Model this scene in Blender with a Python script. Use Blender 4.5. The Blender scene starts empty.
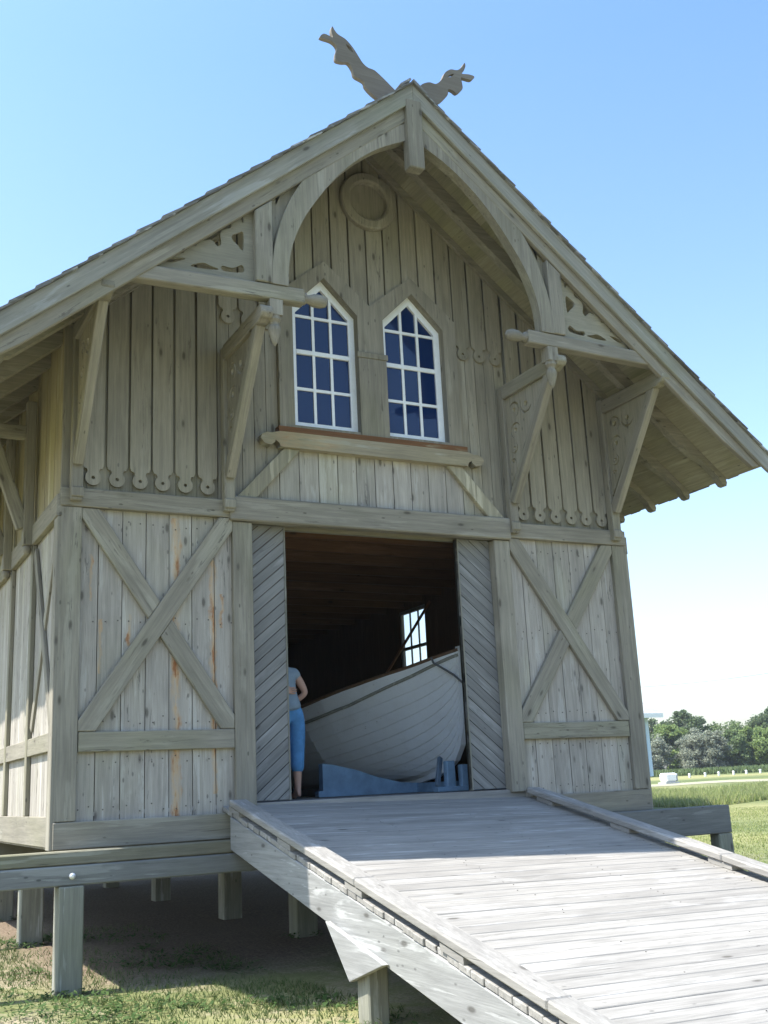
import bpy, bmesh, math, random
import numpy as np
from mathutils import Vector, Matrix
random.seed(7); rng = np.random.default_rng(7)
sc = bpy.context.scene
COL = sc.collection
R = math.radians

# ------------------------------------------------------------------ object helpers
def tag(o, label=None, cat=None, group=None, kind=None):
    if label: o['label'] = label
    if cat: o['category'] = cat
    if group: o['group'] = group
    if kind: o['kind'] = kind
    return o
def thing(name, label, cat, loc=(0, 0, 0), group=None):
    o = bpy.data.objects.new(name, None); COL.objects.link(o); o.location = loc
    o.empty_display_size = .2
    return tag(o, label, cat, group)
def link(name, me, mat, parent=None, bevel=0, smooth=False):
    o = bpy.data.objects.new(name, me); COL.objects.link(o)
    if mat and not me.materials: me.materials.append(mat)
    if parent: o.parent = parent
    if smooth:
        me.polygons.foreach_set('use_smooth', [True] * len(me.polygons))
    if bevel:
        m = o.modifiers.new('bevel', 'BEVEL'); m.width = bevel; m.segments = 1; m.limit_method = 'ANGLE'
        m.angle_limit = R(40)
    return o
def dup(o, name=None, loc=None, parent=None):
    c = o.copy(); COL.objects.link(c)
    if loc is not None: c.location = loc
    if parent: c.parent = parent
    return c

class MB:
    def __init__(s): s.v = []; s.f = []
    def add(s, vs, fs):
        n = len(s.v); s.v += [tuple(v) for v in vs]; s.f += [tuple(i + n for i in f) for f in fs]
    def box(s, x0, x1, y0, y1, z0, z1, j=0):
        vs = [(x0, y0, z0), (x1, y0, z0), (x1, y1, z0), (x0, y1, z0), (x0, y0, z1), (x1, y0, z1), (x1, y1, z1), (x0, y1, z1)]
        s.add(vs, [(0, 3, 2, 1), (4, 5, 6, 7), (0, 1, 5, 4), (1, 2, 6, 5), (2, 3, 7, 6), (3, 0, 4, 7)])
    def prism(s, pts, y0, y1):      # polygon in xz extruded along y (convex or simple; pts ccw seen from -y)
        n = len(pts)
        a = sum(pts[i][0] * pts[(i + 1) % n][1] - pts[(i + 1) % n][0] * pts[i][1] for i in range(n))
        if a < 0: pts = pts[::-1]
        vs = [(p[0], y0, p[1]) for p in pts] + [(p[0], y1, p[1]) for p in pts]
        fs = [tuple(range(n)), tuple(range(2 * n - 1, n - 1, -1))]
        fs += [(i, i + n, (i + 1) % n + n, (i + 1) % n) for i in range(n)]
        s.add(vs, fs)
    def xprism(s, pts, x0, x1):     # polygon in yz extruded along x
        n = len(pts)
        a = sum(pts[i][0] * pts[(i + 1) % n][1] - pts[(i + 1) % n][0] * pts[i][1] for i in range(n))
        if a < 0: pts = pts[::-1]
        vs = [(x1, p[0], p[1]) for p in pts] + [(x0, p[0], p[1]) for p in pts]
        fs = [tuple(range(n)), tuple(range(2 * n - 1, n - 1, -1))]
        fs += [(i, i + n, (i + 1) % n + n, (i + 1) % n) for i in range(n)]
        s.add(vs, fs)
    def tube(s, p0, p1, r0, r1=None, n=10):
        r1 = r0 if r1 is None else r1
        p0 = Vector(p0); p1 = Vector(p1); d = (p1 - p0).normalized()
        a = d.orthogonal().normalized(); b = d.cross(a)
        vs = [p0 + (a * math.cos(t) + b * math.sin(t)) * r0 for t in [2 * math.pi * i / n for i in range(n)]]
        vs += [p1 + (a * math.cos(t) + b * math.sin(t)) * r1 for t in [2 * math.pi * i / n for i in range(n)]]
        s.add(vs, [tuple(range(n - 1, -1, -1)), tuple(range(n, 2 * n))] + [(i, (i + 1) % n, (i + 1) % n + n, i + n) for i in range(n)])
    def lathe(s, prof, M, n=14):    # prof: (r, h) along local z
        k = len(prof); vs = []
        for r, h in prof:
            vs += [M @ Vector((r * math.cos(2 * math.pi * i / n), r * math.sin(2 * math.pi * i / n), h)) for i in range(n)]
        fs = [(j * n + i, j * n + (i + 1) % n, (j + 1) * n + (i + 1) % n, (j + 1) * n + i) for j in range(k - 1) for i in range(n)]
        fs += [tuple(range(n - 1, -1, -1)), tuple(range((k - 1) * n, k * n))]
        s.add(vs, fs)
    def build(s, name, mat, parent=None, bevel=0, smooth=False):
        me = bpy.data.meshes.new(name); me.from_pydata(s.v, [], s.f); me.update()
        return link(name, me, mat, parent, bevel, smooth)

def bar(name, p0, p1, w, t, mat, parent=None, normal=(0, -1, 0), bevel=.006, roll_ext=(0, 0)):
    """timber along local X from p0 to p1; w = across, t = thickness along normal"""
    p0 = Vector(p0); p1 = Vector(p1); d = p1 - p0; L = d.length; d.normalize()
    n = Vector(normal); n = (n - d * n.dot(d)).normalized(); u = n.cross(d)
    m = MB(); m.box(-roll_ext[0], L + roll_ext[1], -w / 2, w / 2, -t / 2, t / 2)
    o = m.build(name, mat, parent, bevel)
    o.matrix_local = Matrix(((d.x, u.x, n.x, p0.x), (d.y, u.y, n.y, p0.y), (d.z, u.z, n.z, p0.z), (0, 0, 0, 1)))
    return o
def flat(name, loops, y0, y1, mat, parent=None, bevel=0, plane='xz'):
    """board sawn to an outline with holes, in the xz plane (thickness along y) or yz plane (thickness along x)"""
    cu = bpy.data.curves.new(name, 'CURVE'); cu.dimensions = '2D'; cu.fill_mode = 'BOTH'
    cu.extrude = abs(y1 - y0) / 2
    for lp in loops:
        sp = cu.splines.new('POLY'); sp.points.add(len(lp) - 1); sp.use_cyclic_u = True
        for i, p in enumerate(lp): sp.points[i].co = (p[0], p[1], 0, 1)
    tmp = bpy.data.objects.new('tmp', cu); COL.objects.link(tmp)
    dg = bpy.context.evaluated_depsgraph_get(); dg.update()
    me = bpy.data.meshes.new_from_object(tmp.evaluated_get(dg))
    bpy.data.objects.remove(tmp); bpy.data.curves.remove(cu)
    c = (y0 + y1) / 2
    if plane == 'xz': me.transform(Matrix(((1, 0, 0, 0), (0, 0, -1, c), (0, 1, 0, 0), (0, 0, 0, 1))))
    else: me.transform(Matrix(((0, 0, 1, c), (1, 0, 0, 0), (0, 1, 0, 0), (0, 0, 0, 1))))
    me.name = name; me.materials.clear()
    return link(name, me, mat, parent, bevel)
def cm(loop, n=4):
    out = []; k = len(loop)
    for i in range(k):
        p0, p1, p2, p3 = (Vector(loop[(i + j) % k]) for j in (-1, 0, 1, 2))
        for t in [q / n for q in range(n)]:
            v = .5 * ((2 * p1) + (p2 - p0) * t + (2 * p0 - 5 * p1 + 4 * p2 - p3) * t * t + (3 * p1 - p0 - 3 * p2 + p3) * t ** 3)
            out.append((v.x, v.y))
    return out
def cmo(pts, n=4):          # open version
    q = [tuple(2 * Vector(pts[0]) - Vector(pts[1]))] + list(pts) + [tuple(2 * Vector(pts[-1]) - Vector(pts[-2]))]
    out = []
    for i in range(1, len(q) - 2):
        p0, p1, p2, p3 = (Vector(q[i + j]) for j in (-1, 0, 1, 2))
        for t in [k / n for k in range(n)]:
            v = .5 * ((2 * p1) + (p2 - p0) * t + (2 * p0 - 5 * p1 + 4 * p2 - p3) * t * t + (3 * p1 - p0 - 3 * p2 + p3) * t ** 3)
            out.append((v.x, v.y))
    return out + [tuple(pts[-1])]
def mirror_pts(l): return [(-p[0], p[1]) for p in l][::-1]

# ------------------------------------------------------------------ materials
def newmat(name):
    m = bpy.data.materials.new(name); m.use_nodes = True
    nt = m.node_tree; nt.nodes.clear()
    out = nt.nodes.new('ShaderNodeOutputMaterial'); b = nt.nodes.new('ShaderNodeBsdfPrincipled')
    nt.links.new(b.outputs[0], out.inputs[0])
    return m, nt, b
class N:
    def __init__(s, nt): s.nt = nt
    def n(s, t, **k):
        o = s.nt.nodes.new(t)
        for a, b in k.items(): setattr(o, a, b)
        return o
    def l(s, a, b): s.nt.links.new(a, b)
    def math(s, op, a, b=None, clamp=False):
        o = s.n('ShaderNodeMath', operation=op, use_clamp=clamp)
        for i, v in enumerate((a, b)):
            if v is None: continue
            if isinstance(v, (int, float)): o.inputs[i].default_value = v
            else: s.l(v, o.inputs[i])
        return o.outputs[0]
    def ramp(s, fac, stops):
        o = s.n('ShaderNodeValToRGB'); e = o.color_ramp.elements
        while len(e) < len(stops): e.new(.5)
        for i, (p, c) in enumerate(stops):
            e[i].position = p; e[i].color = (c if isinstance(c, tuple) else (c, c, c)) + (1,)
        s.l(fac, o.inputs[0]); return o.outputs[0]
    def mix(s, fac, a, b, bt='MIX'):
        o = s.n('ShaderNodeMix', data_type='RGBA', blend_type=bt)
        for i, v in ((0, fac), (6, a), (7, b)):
            if isinstance(v, (int, float)): o.inputs[i].default_value = v
            elif isinstance(v, tuple): o.inputs[i].default_value = v + (1,)
            else: s.l(v, o.inputs[i])
        return o.outputs[2]
    def noise(s, vec, scale, detail=4, rough=.55, dist=0):
        o = s.n('ShaderNodeTexNoise'); o.inputs['Scale'].default_value = scale
        o.inputs['Detail'].default_value = detail; o.inputs['Roughness'].default_value = rough
        o.inputs['Distortion'].default_value = dist
        s.l(vec, o.inputs['Vector']); return o.outputs['Fac']
    def maprange(s, v, a, b, c=0, d=1):
        o = s.n('ShaderNodeMapRange'); s.l(v, o.inputs[0])
        for i, x in enumerate((a, b, c, d)): o.inputs[i + 1].default_value = x
        return o.outputs[0]

_cache = {}
def wood(key, base, axis='x', worn=None, wornamt=.35, var=.18, knots=.5, rust=(), contrast=1., bump=.35, green=.12, rough=.85):
    k = key + axis
    if k in _cache: return _cache[k]
    m, nt, b = newmat(key + '_' + axis); g = N(nt)
    tc = g.n('ShaderNodeTexCoord'); oi = g.n('ShaderNodeObjectInfo'); ge = g.n('ShaderNodeNewGeometry')
    off = g.math('ADD', g.math('MULTIPLY', ge.outputs['Random Per Island'], 57.), g.math('MULTIPLY', oi.outputs['Random'], 23.))
    cmb = g.n('ShaderNodeCombineXYZ')
    for i in range(3): g.l(off, cmb.inputs[i])
    def mapped(sa, so):
        vm = g.n('ShaderNodeVectorMath', operation='MULTIPLY'); g.l(tc.outputs['Object'], vm.inputs[0])
        v = [so] * 3; v['xyz'.index(axis)] = sa; vm.inputs[1].default_value = v
        va = g.n('ShaderNodeVectorMath', operation='ADD'); g.l(vm.outputs[0], va.inputs[0]); g.l(cmb.outputs[0], va.inputs[1])
        return va.outputs[0]
    fib = g.noise(mapped(1.6, 34), 1, 6, .62, .35)
    fine = g.noise(mapped(5, 130), 1, 3, .6)
    blot = g.noise(mapped(1.1, 2.6), 1, 5, .6, .4)
    streak = g.noise(mapped(.9, 12), 1, 5, .6, .2)
    w = worn or tuple(min(1, c * 1.35 + .03) for c in base)
    dark = tuple(c * .64 for c in base)
    c1 = g.mix(g.maprange(fib, .35, .68), dark, base)
    c1 = g.mix(1 - .75 * contrast if contrast < 1.3 else 0, c1, base)
    mask = g.math('MULTIPLY', g.maprange(streak, .565, .595), g.maprange(blot, .44, .53))
    c2 = g.mix(g.math('MULTIPLY', mask, wornamt * 2, True), c1, w)
    # greenish / brownish ageing
    gr = g.noise(mapped(.7, 1.3), 1, 3, .5)
    c2 = g.mix(g.math('MULTIPLY', g.maprange(gr, .5, .72), green * 3, True), c2, (base[0] * .72, base[1] * .78, base[2] * .52))
    # blotches
    c2 = g.mix(1, c2, g.ramp(blot, [(.3, .86), (.5, 1.), (.72, 1.07)]), 'MULTIPLY')
    c2 = g.mix(.6, c2, g.ramp(fine, [(.3, .8), (.6, 1.05)]), 'MULTIPLY')
    # per-board tone
    rp = g.maprange(g.math('FRACT', g.math('ADD', ge.outputs['Random Per Island'], oi.outputs['Random'])), 0, 1, 1 - var, 1 + var * .7)
    rv = g.n('ShaderNodeCombineColor')
    for i in range(3): g.l(rp, rv.inputs[i])
    c2 = g.mix(1, c2, rv.outputs[0], 'MULTIPLY')
    # checks (dark cracks along the grain)
    ck = g.noise(mapped(.55, 26), 1, 4, .7, .8)
    ckm = g.math('MULTIPLY', g.maprange(ck, .335, .30), g.maprange(blot, .45, .62))
    c2 = g.mix(g.math('MULTIPLY', ckm, .8), c2, tuple(c * .2 for c in base))
    if knots:
        vo = g.n('ShaderNodeTexVoronoi'); vo.inputs['Scale'].default_value = 1
        vo.inputs['Randomness'].default_value = 1
        g.l(mapped(3.2, 8.5), vo.inputs['Vector'])
        sep = g.n('ShaderNodeSeparateColor'); g.l(vo.outputs['Color'], sep.inputs[0])
        kn = g.math('MULTIPLY', g.maprange(vo.outputs['Distance'], .17, .08), g.math('GREATER_THAN', sep.outputs[0], 1 - .45 * knots))
        c2 = g.mix(g.math('MULTIPLY', kn, .75), c2, (.035, .028, .02))
        ring = g.math('MULTIPLY', g.maprange(vo.outputs['Distance'], .42, .2), g.math('GREATER_THAN', sep.outputs[0], 1 - .45 * knots))
        c2 = g.mix(g.math('MULTIPLY', ring, .25), c2, tuple(c * .5 for c in base))
    if knots:
        vs_ = g.n('ShaderNodeTexVoronoi'); vs_.inputs['Scale'].default_value = 1; g.l(mapped(11, 26), vs_.inputs['Vector'])
        s2 = g.n('ShaderNodeSeparateColor'); g.l(vs_.outputs['Color'], s2.inputs[0])
        sp = g.math('MULTIPLY', g.maprange(vs_.outputs['Distance'], .26, .14), g.math('GREATER_THAN', s2.outputs[0], 1 - .10 * knots))
        c2 = g.mix(g.math('MULTIPLY', sp, .7), c2, tuple(c * .28 for c in base))
        # ragged black fissures where the surface has opened
        fs_ = g.noise(mapped(2.6, 30), 1, 6, .72, 1.2); area = g.noise(mapped(.8, 5.5), 1, 3, .5)
        fm = g.math('MULTIPLY', g.maprange(fs_, .415, .375), g.maprange(area, .545, .60))
        c2 = g.mix(g.math('MULTIPLY', fm, min(.85, .9 * knots)), c2, tuple(c * .25 for c in base))
    if rust:
        sx = g.n('ShaderNodeSeparateXYZ'); g.l(tc.outputs['Object'], sx.inputs[0])
        rn = g.noise(mapped(3.0, 16), 1, 5, .7); rn2 = g.noise(mapped(7.0, 9), 1, 4, .6)
        for (xc, wd, st, z0, z1) in rust:
            band = g.maprange(g.math('ABSOLUTE', g.math('SUBTRACT', g.math('ADD', sx.outputs[0], g.math('MULTIPLY', g.math('SUBTRACT', rn2, .5), .11)), xc)), wd, wd * .25)
            zz = g.math('MULTIPLY', g.math('GREATER_THAN', sx.outputs[2], z0), g.math('LESS_THAN', sx.outputs[2], z1))
            mm = g.math('MULTIPLY', g.math('MULTIPLY', band, zz), st)
            c2 = g.mix(g.math('MULTIPLY', mm, g.maprange(rn, .36, .56), True), c2, (.50, .33, .17))
            c2 = g.mix(g.math('MULTIPLY', mm, g.maprange(rn, .52, .62), True), c2, (.24, .085, .03))
    g.l(c2, b.inputs['Base Color'])
    b.inputs['Roughness'].default_value = rough; b.inputs['Specular IOR Level'].default_value = .25
    h = g.math('ADD', g.math('MULTIPLY', fib, .7), g.math('MULTIPLY', fine, .3))
    h = g.math('SUBTRACT', h, g.math('MULTIPLY', ckm, .8))
    bp = g.n('ShaderNodeBump'); bp.inputs['Strength'].default_value = bump; bp.inputs['Distance'].default_value = .006
    g.l(h, bp.inputs['Height']); g.l(bp.outputs[0], b.inputs['Normal'])
    _cache[k] = m
    return m
def plain(key, col, rough=.6, noise=.15, scale=8, spec=.4, metallic=0):
    if key in _cache: return _cache[key]
    m, nt, b = newmat(key); g = N(nt); tc = g.n('ShaderNodeTexCoord')
    n = g.noise(tc.outputs['Object'], scale, 5, .6)
    c = g.mix(1, col, g.ramp(n, [(.3, 1 - noise), (.7, 1 + noise * .6)]), 'MULTIPLY')
    g.l(c, b.inputs['Base Color']); b.inputs['Roughness'].default_value = rough
    b.inputs['Specular IOR Level'].default_value = spec; b.inputs['Metallic'].default_value = metallic
    _cache[key] = m; return m

OLIVE = (.285, .260, .208)       # old olive-grey stain on the frame
OL2 = (.33, .30, .235)
PALE = (.42, .385, .335)         # worn lower boards
DECKC = (.30, .286, .262)
def W_frame(a): return wood('frame_wood', OLIVE, a, worn=(.345, .325, .265), wornamt=.25, knots=.7, var=.12)
def W_board(a): return wood('gable_board_wood', OL2, a, worn=(.33, .31, .25), wornamt=.25, knots=.6, var=.15, green=.06)
def W_back(a): return wood('backing_wood', (.25, .23, .175), a, wornamt=.1, knots=.1)
def W_panel(a, rust=()): return wood('panel_wood' + ('_rust' if rust else ''), PALE, a, worn=(.46, .435, .39), wornamt=.35, var=.12, knots=1.5, rust=rust, green=.1)
def W_deck(a): return wood('deck_wood', DECKC, a, worn=(.35, .342, .325), wornamt=.4, var=.10, knots=.4, green=.0, contrast=1)
def W_grey(a): return wood('silver_wood', (.30, .295, .285), a, worn=(.44, .435, .42), wornamt=.5, var=.25, knots=.3, green=.03, contrast=1.5)
def W_pile(a): return wood('pile_wood', (.27, .265, .21), a, worn=(.42, .42, .38), wornamt=.3, var=.1, knots=.4, green=.2)
def W_beam(a): return wood('beam_wood', (.215, .20, .145), a, worn=(.36, .35, .29), wornamt=.3, var=.1, knots=.8, green=.15)
def W_soffit(a): return wood('soffit_wood', (.33, .305, .215), a, wornamt=.15, var=.2, knots=.3, green=.25)
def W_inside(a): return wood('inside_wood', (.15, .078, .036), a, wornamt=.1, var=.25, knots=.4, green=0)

# ------------------------------------------------------------------ camera
cam = bpy.data.cameras.new('camera'); co = bpy.data.objects.new('camera', cam); COL.objects.link(co)
Rm = Matrix(((0.88841304, -0.07124067, -0.45348322), (-0.45660483, -0.23886627, -0.85700346), (-0.04726835, 0.96843568, -0.24474074)))
co.matrix_world = Matrix.Translation((-4.68, -9, 1.5)) @ Rm.to_4x4()
cam.sensor_fit = 'VERTICAL'; cam.sensor_height = 24; cam.sensor_width = 18; cam.lens = 1082.14 / 1024 * 24
cam.clip_start = .1; cam.clip_end = 6000
sc.camera = co
CX, CY = -4.68, -9.0

# ------------------------------------------------------------------ light
world = bpy.data.worlds.new('World'); sc.world = world; world.use_nodes = True
nt = world.node_tree; nt.nodes.clear()
sd = Vector((-.53, .15, 1)).normalized()
sky = nt.nodes.new('ShaderNodeTexSky'); sky.sky_type = 'NISHITA'; sky.sun_disc = False
sky.sun_elevation = math.asin(sd.z); sky.sun_rotation = math.atan2(sd.x, sd.y)
sky.air_density = 1.0; sky.dust_density = 2.5; sky.ozone_density = .6; sky.altitude = 0
bg = nt.nodes.new('ShaderNodeBackground'); bg.inputs[1].default_value = .15
wo = nt.nodes.new('ShaderNodeOutputWorld')
mxs = nt.nodes.new('ShaderNodeMix'); mxs.data_type = 'RGBA'; mxs.blend_type = 'MULTIPLY'; mxs.inputs[7].default_value = (.60, .79, .96, 1)
tcw = nt.nodes.new('ShaderNodeTexCoord'); spw = nt.nodes.new('ShaderNodeSeparateXYZ'); mrw = nt.nodes.new('ShaderNodeMapRange')
nt.links.new(tcw.outputs['Generated'], spw.inputs[0]); nt.links.new(spw.outputs[2], mrw.inputs[0])
mrw.inputs[1].default_value = .02; mrw.inputs[2].default_value = .6; nt.links.new(mrw.outputs[0], mxs.inputs[0])
nt.links.new(sky.outputs[0], mxs.inputs[6]); nt.links.new(mxs.outputs[2], bg.inputs[0]); nt.links.new(bg.outputs[0], wo.inputs[0])
sl = bpy.data.lights.new('sun', 'SUN'); sl.energy = 4.2; sl.angle = R(.53); sl.color = (1, .95, .87)
so = bpy.data.objects.new('sun', sl); COL.objects.link(so); so.rotation_euler = sd.to_track_quat('Z', 'Y').to_euler()
so.location = (-20, 5, 30)
sc.view_settings.view_transform = 'Standard'; sc.view_settings.look = 'None'
sc.view_settings.gamma = 1; sc.view_settings.use_curve_mapping = False
sc.view_settings.exposure = 1.42

# ------------------------------------------------------------------ ground
G0 = .12
def gz(x, y):
    d = math.hypot(x - CX, y - CY); t = min(1, max(0, (d - 32) / 85.)); t = t * t * (3 - 2 * t)
    near = .035 * math.sin(x * 1.1 + y * .6) * math.cos(y * .9 - x * .4) * max(0, 1 - abs(d - 9) / 14)
    return G0 + 1.05 * t + near - .02
def ground():
    m = MB(); nr = [0]; r = .6
    while r < 4000: nr.append(r); r *= 1.055 if r > 6 else 1.1
    na = 160; vs = [(CX, CY, gz(CX, CY))]
    for r in nr[1:]:
        for a in range(na):
            t = 2 * math.pi * a / na; x = CX + r * math.cos(t); y = CY + r * math.sin(t)
            vs.append((x, y, gz(x, y)))
    fs = [(0, 1 + a, 1 + (a + 1) % na) for a in range(na)]
    for k in range(len(nr) - 2):
        b0 = 1 + k * na; b1 = b0 + na
        fs += [(b0 + a, b1 + a, b1 + (a + 1) % na, b0 + (a + 1) % na) for a in range(na)]
    m.v = vs; m.f = fs
    mt, nt, b = newmat('lawn_ground'); g = N(nt); ge = g.n('ShaderNodeNewGeometry'); P = ge.outputs['Position']
    n1 = g.noise(P, .55, 6, .62); n2 = g.noise(P, 5, 6, .65); n3 = g.noise(P, 38, 4, .7); n4 = g.noise(P, .09, 4, .5)
    grass = g.mix(g.maprange(n2, .35, .65), (.065, .09, .035), (.14, .165, .065))
    grass = g.mix(g.maprange(n4, .4, .62), grass, (.23, .225, .10))
    sand = g.mix(g.maprange(n3, .35, .65), (.23, .19, .13), (.36, .31, .23))
    near = g.maprange(g.math('ADD', n1, g.math('MULTIPLY', n2, .45)), .66, .80)
    # bare soil under the building
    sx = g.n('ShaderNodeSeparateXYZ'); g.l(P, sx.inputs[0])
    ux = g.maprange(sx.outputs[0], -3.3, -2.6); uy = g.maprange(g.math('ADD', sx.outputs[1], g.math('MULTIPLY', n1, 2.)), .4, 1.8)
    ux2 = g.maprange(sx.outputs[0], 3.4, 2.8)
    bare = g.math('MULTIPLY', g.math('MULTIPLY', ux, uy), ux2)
    vd = g.n('ShaderNodeVectorMath', operation='DISTANCE'); g.l(P, vd.inputs[0]); vd.inputs[1].default_value = (CX, CY, 0)
    nearlim = g.maprange(vd.outputs['Value'], 22, 14)
    c = g.mix(g.math('MULTIPLY', g.math('MULTIPLY', near, .8), nearlim), grass, sand)
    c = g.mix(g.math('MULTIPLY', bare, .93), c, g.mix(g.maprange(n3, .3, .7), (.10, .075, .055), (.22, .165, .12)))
    c = g.mix(.5, c, g.ramp(n3, [(.3, .6), (.65, 1.15)]), 'MULTIPLY')
    g.l(c, b.inputs['Base Color']); b.inputs['Roughness'].default_value = .95; b.inputs['Specular IOR Level'].default_value = .1
    bp = g.n('ShaderNodeBump'); bp.inputs['Strength'].default_value = .6; bp.inputs['Distance'].default_value = .03
    g.l(g.math('ADD', n2, g.math('MULTIPLY', n3, .5)), bp.inputs['Height']); g.l(bp.outputs[0], b.inputs['Normal'])
    o = m.build('ground', mt, None, 0, True); o['kind'] = 'structure'
ground()

def blade_mat(name, a, bb, c):
    m, nt, b = newmat(name); g = N(nt); ge = g.n('ShaderNodeNewGeometry')
    col = g.ramp(ge.outputs['Random Per Island'], [(0, a), (.5, bb), (1, c)])
    g.l(col, b.inputs['Base Color']); b.inputs['Roughness'].default_value = .7; b.inputs['Specular IOR Level'].default_value = .2
    out = [n for n in nt.nodes if n.type == 'OUTPUT_MATERIAL'][0]
    tr = g.n('ShaderNodeBsdfTranslucent'); g.l(col, tr.inputs[0])
    mx = g.n('ShaderNodeMixShader'); mx.inputs[0].default_value = .4
    g.l(b.outputs[0], mx.inputs[1]); g.l(tr.outputs[0], mx.inputs[2]); g.l(mx.outputs[0], out.inputs[0])
    return m
def tri_mesh(name, V, mat, n=3):
    V = np.asarray(V, dtype=np.float32).reshape(-1, 3); k = len(V) // n
    me = bpy.data.meshes.new(name); me.vertices.add(len(V)); me.vertices.foreach_set('co', V.ravel())
    me.loops.add(len(V)); me.loops.foreach_set('vertex_index', np.arange(len(V), dtype=np.int32))
    me.polygons.add(k); me.polygons.foreach_set('loop_start', np.arange(0, len(V), n, dtype=np.int32))
    me.polygons.foreach_set('loop_total', np.full(k, n, dtype=np.int32)); me.update(calc_edges=True)
    me.materials.append(mat); return me
def blades(name, pts, hmin, hmax, w, mat, lean=.5):
    pts = np.asarray(pts); n = len(pts); a = rng.uniform(0, 2 * np.pi, n); h = rng.uniform(hmin, hmax, n)
    s = np.stack([np.cos(a), np.sin(a), 0 * a], 1) * (w * rng.uniform(.6, 1.3, n))[:, None]
    la = rng.uniform(0, 2 * np.pi, n); tip = pts + np.stack([np.cos(la) * lean * h * rng.uniform(0, 1, n), np.sin(la) * lean * h * rng.uniform(0, 1, n), h], 1)
    V = np.stack([pts - s, pts + s, tip], 1)
    o = bpy.data.objects.new(name, tri_mesh(name, V, mat)); COL.objects.link(o); return o
def vnoise(x, y):
    return (np.sin(x * 1.9 + 1.3 * np.sin(y * 1.1)) + np.sin(y * 2.3 + 1.7 * np.sin(x * .8)) + .7 * np.sin(x * 5.1 + y * 4.3) + .5 * np.sin(x * 11 - y * 9)) / 3.2
# short grass round the building
P = []
X = rng.uniform(-8, -1.2, 190000); Y = rng.uniform(-4.5, 12, 190000)
dist = np.hypot(X - CX, Y - CY)
keep = rng.uniform(0, 1, len(X)) < np.clip(.42 + .75 * vnoise(X, Y), .04, 1) * np.clip(12 / dist, 0, 1)
under = (X > -2.8) & (Y > .9)
keep &= ~(under & (rng.uniform(0, 1, len(X)) > .30 * (vnoise(X, Y) > -.1) * (Y < 4) + .03))
X, Y = X[keep], Y[keep]
Z = np.array([gz(a, b) for a, b in zip(X, Y)])
gm = blade_mat('grass_blades', (.05, .085, .025), (.09, .135, .04), (.20, .20, .10))
tag(blades('short_grass', np.stack([X, Y, Z], 1), .015, .055, .0045, gm, 1.1), 'short patchy green and straw coloured grass round the piles', 'grass', kind='stuff')
# weeds: small broad leaved plants in loose tufts
ntuft = 600; tx = rng.uniform(-6, -1.3, ntuft * 3); ty = rng.uniform(-2.5, 3.6, ntuft * 3); kk = vnoise(tx * 1.3 + 2, ty * 1.3) > .05; tx, ty = tx[kk][:ntuft], ty[kk][:ntuft]
pb = [(px_ + dx_, py_ + dy_) for px_, py_ in ((-2.87, -.14), (-2.62, 2.9), (-1.55, -2.6), (-.25, 1.5), (-2.45, 5.8)) for dx_, dy_ in ((-.16, .02), (-.1, -.15), (.1, -.14), (.17, .05), (-.18, -.12))]
tx = np.concatenate([tx, [p[0] for p in pb]]); ty = np.concatenate([ty, [p[1] for p in pb]])
V = []
for a, b in zip(tx, ty):
    z0 = gz(a, b); n = rng.integers(8, 22); sp = rng.uniform(.03, .09)
    for _ in range(n):
        p = np.array([a + rng.normal(0, sp), b + rng.normal(0, sp), z0 + rng.uniform(.01, .05)]); t = rng.uniform(0, 6.28); l = rng.uniform(.012, .032)
        d1 = np.array([math.cos(t), math.sin(t), rng.uniform(-.2, .6)]) * l; d2 = np.array([-math.sin(t), math.cos(t), rng.uniform(-.3, .3)]) * l * .45
        V += [p - d1, p - d2, p + d1, p + d2]
o = bpy.data.objects.new('weeds', tri_mesh('weeds', V, blade_mat('weed_leaves', (.035, .07, .02), (.06, .11, .03), (.10, .15, .05)), 4)); COL.objects.link(o)
tag(o, 'small dark green broad leaved weeds in the grass by the piles', 'weeds', kind='stuff')
# lawn grass seen to the right of the boathouse
ang = rng.uniform(R(37), R(52), 90000); dd = rng.uniform(13, 42, 90000)
X = CX + dd * np.sin(ang); Y = CY + dd * np.cos(ang)
k = rng.uniform(0, 1, len(X)) < np.clip(.5 + .5 * vnoise(X * .5, Y * .5), .1, 1); X, Y = X[k], Y[k]
Z = np.array([gz(a, b) for a, b in zip(X, Y)])
gm2 = blade_mat('lawn_blades', (.19, .24, .07), (.28, .31, .11), (.38, .38, .18))
tag(blades('lawn_grass', np.stack([X, Y, Z], 1), .02, .05, .01, gm2, .9), 'mown yellow green lawn grass right of the boathouse', 'grass', kind='stuff')
# rough tall meadow strip
ang = rng.uniform(R(35), R(56), 60000); dd = rng.uniform(46, 62, 60000) + 3 * np.sin(ang * 40)
X = CX + dd * np.sin(ang); Y = CY + dd * np.cos(ang)
Z = np.array([gz(a, b) for a, b in zip(X, Y)])
gm3 = blade_mat('meadow_blades', (.20, .25, .08), (.29, .33, .11), (.38, .37, .19))
tag(blades('meadow_grass', np.stack([X, Y, Z], 1), .15, .45, .03, gm3, .8), 'strip of tall rough meadow grass across the field', 'tall grass', kind='stuff')
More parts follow.
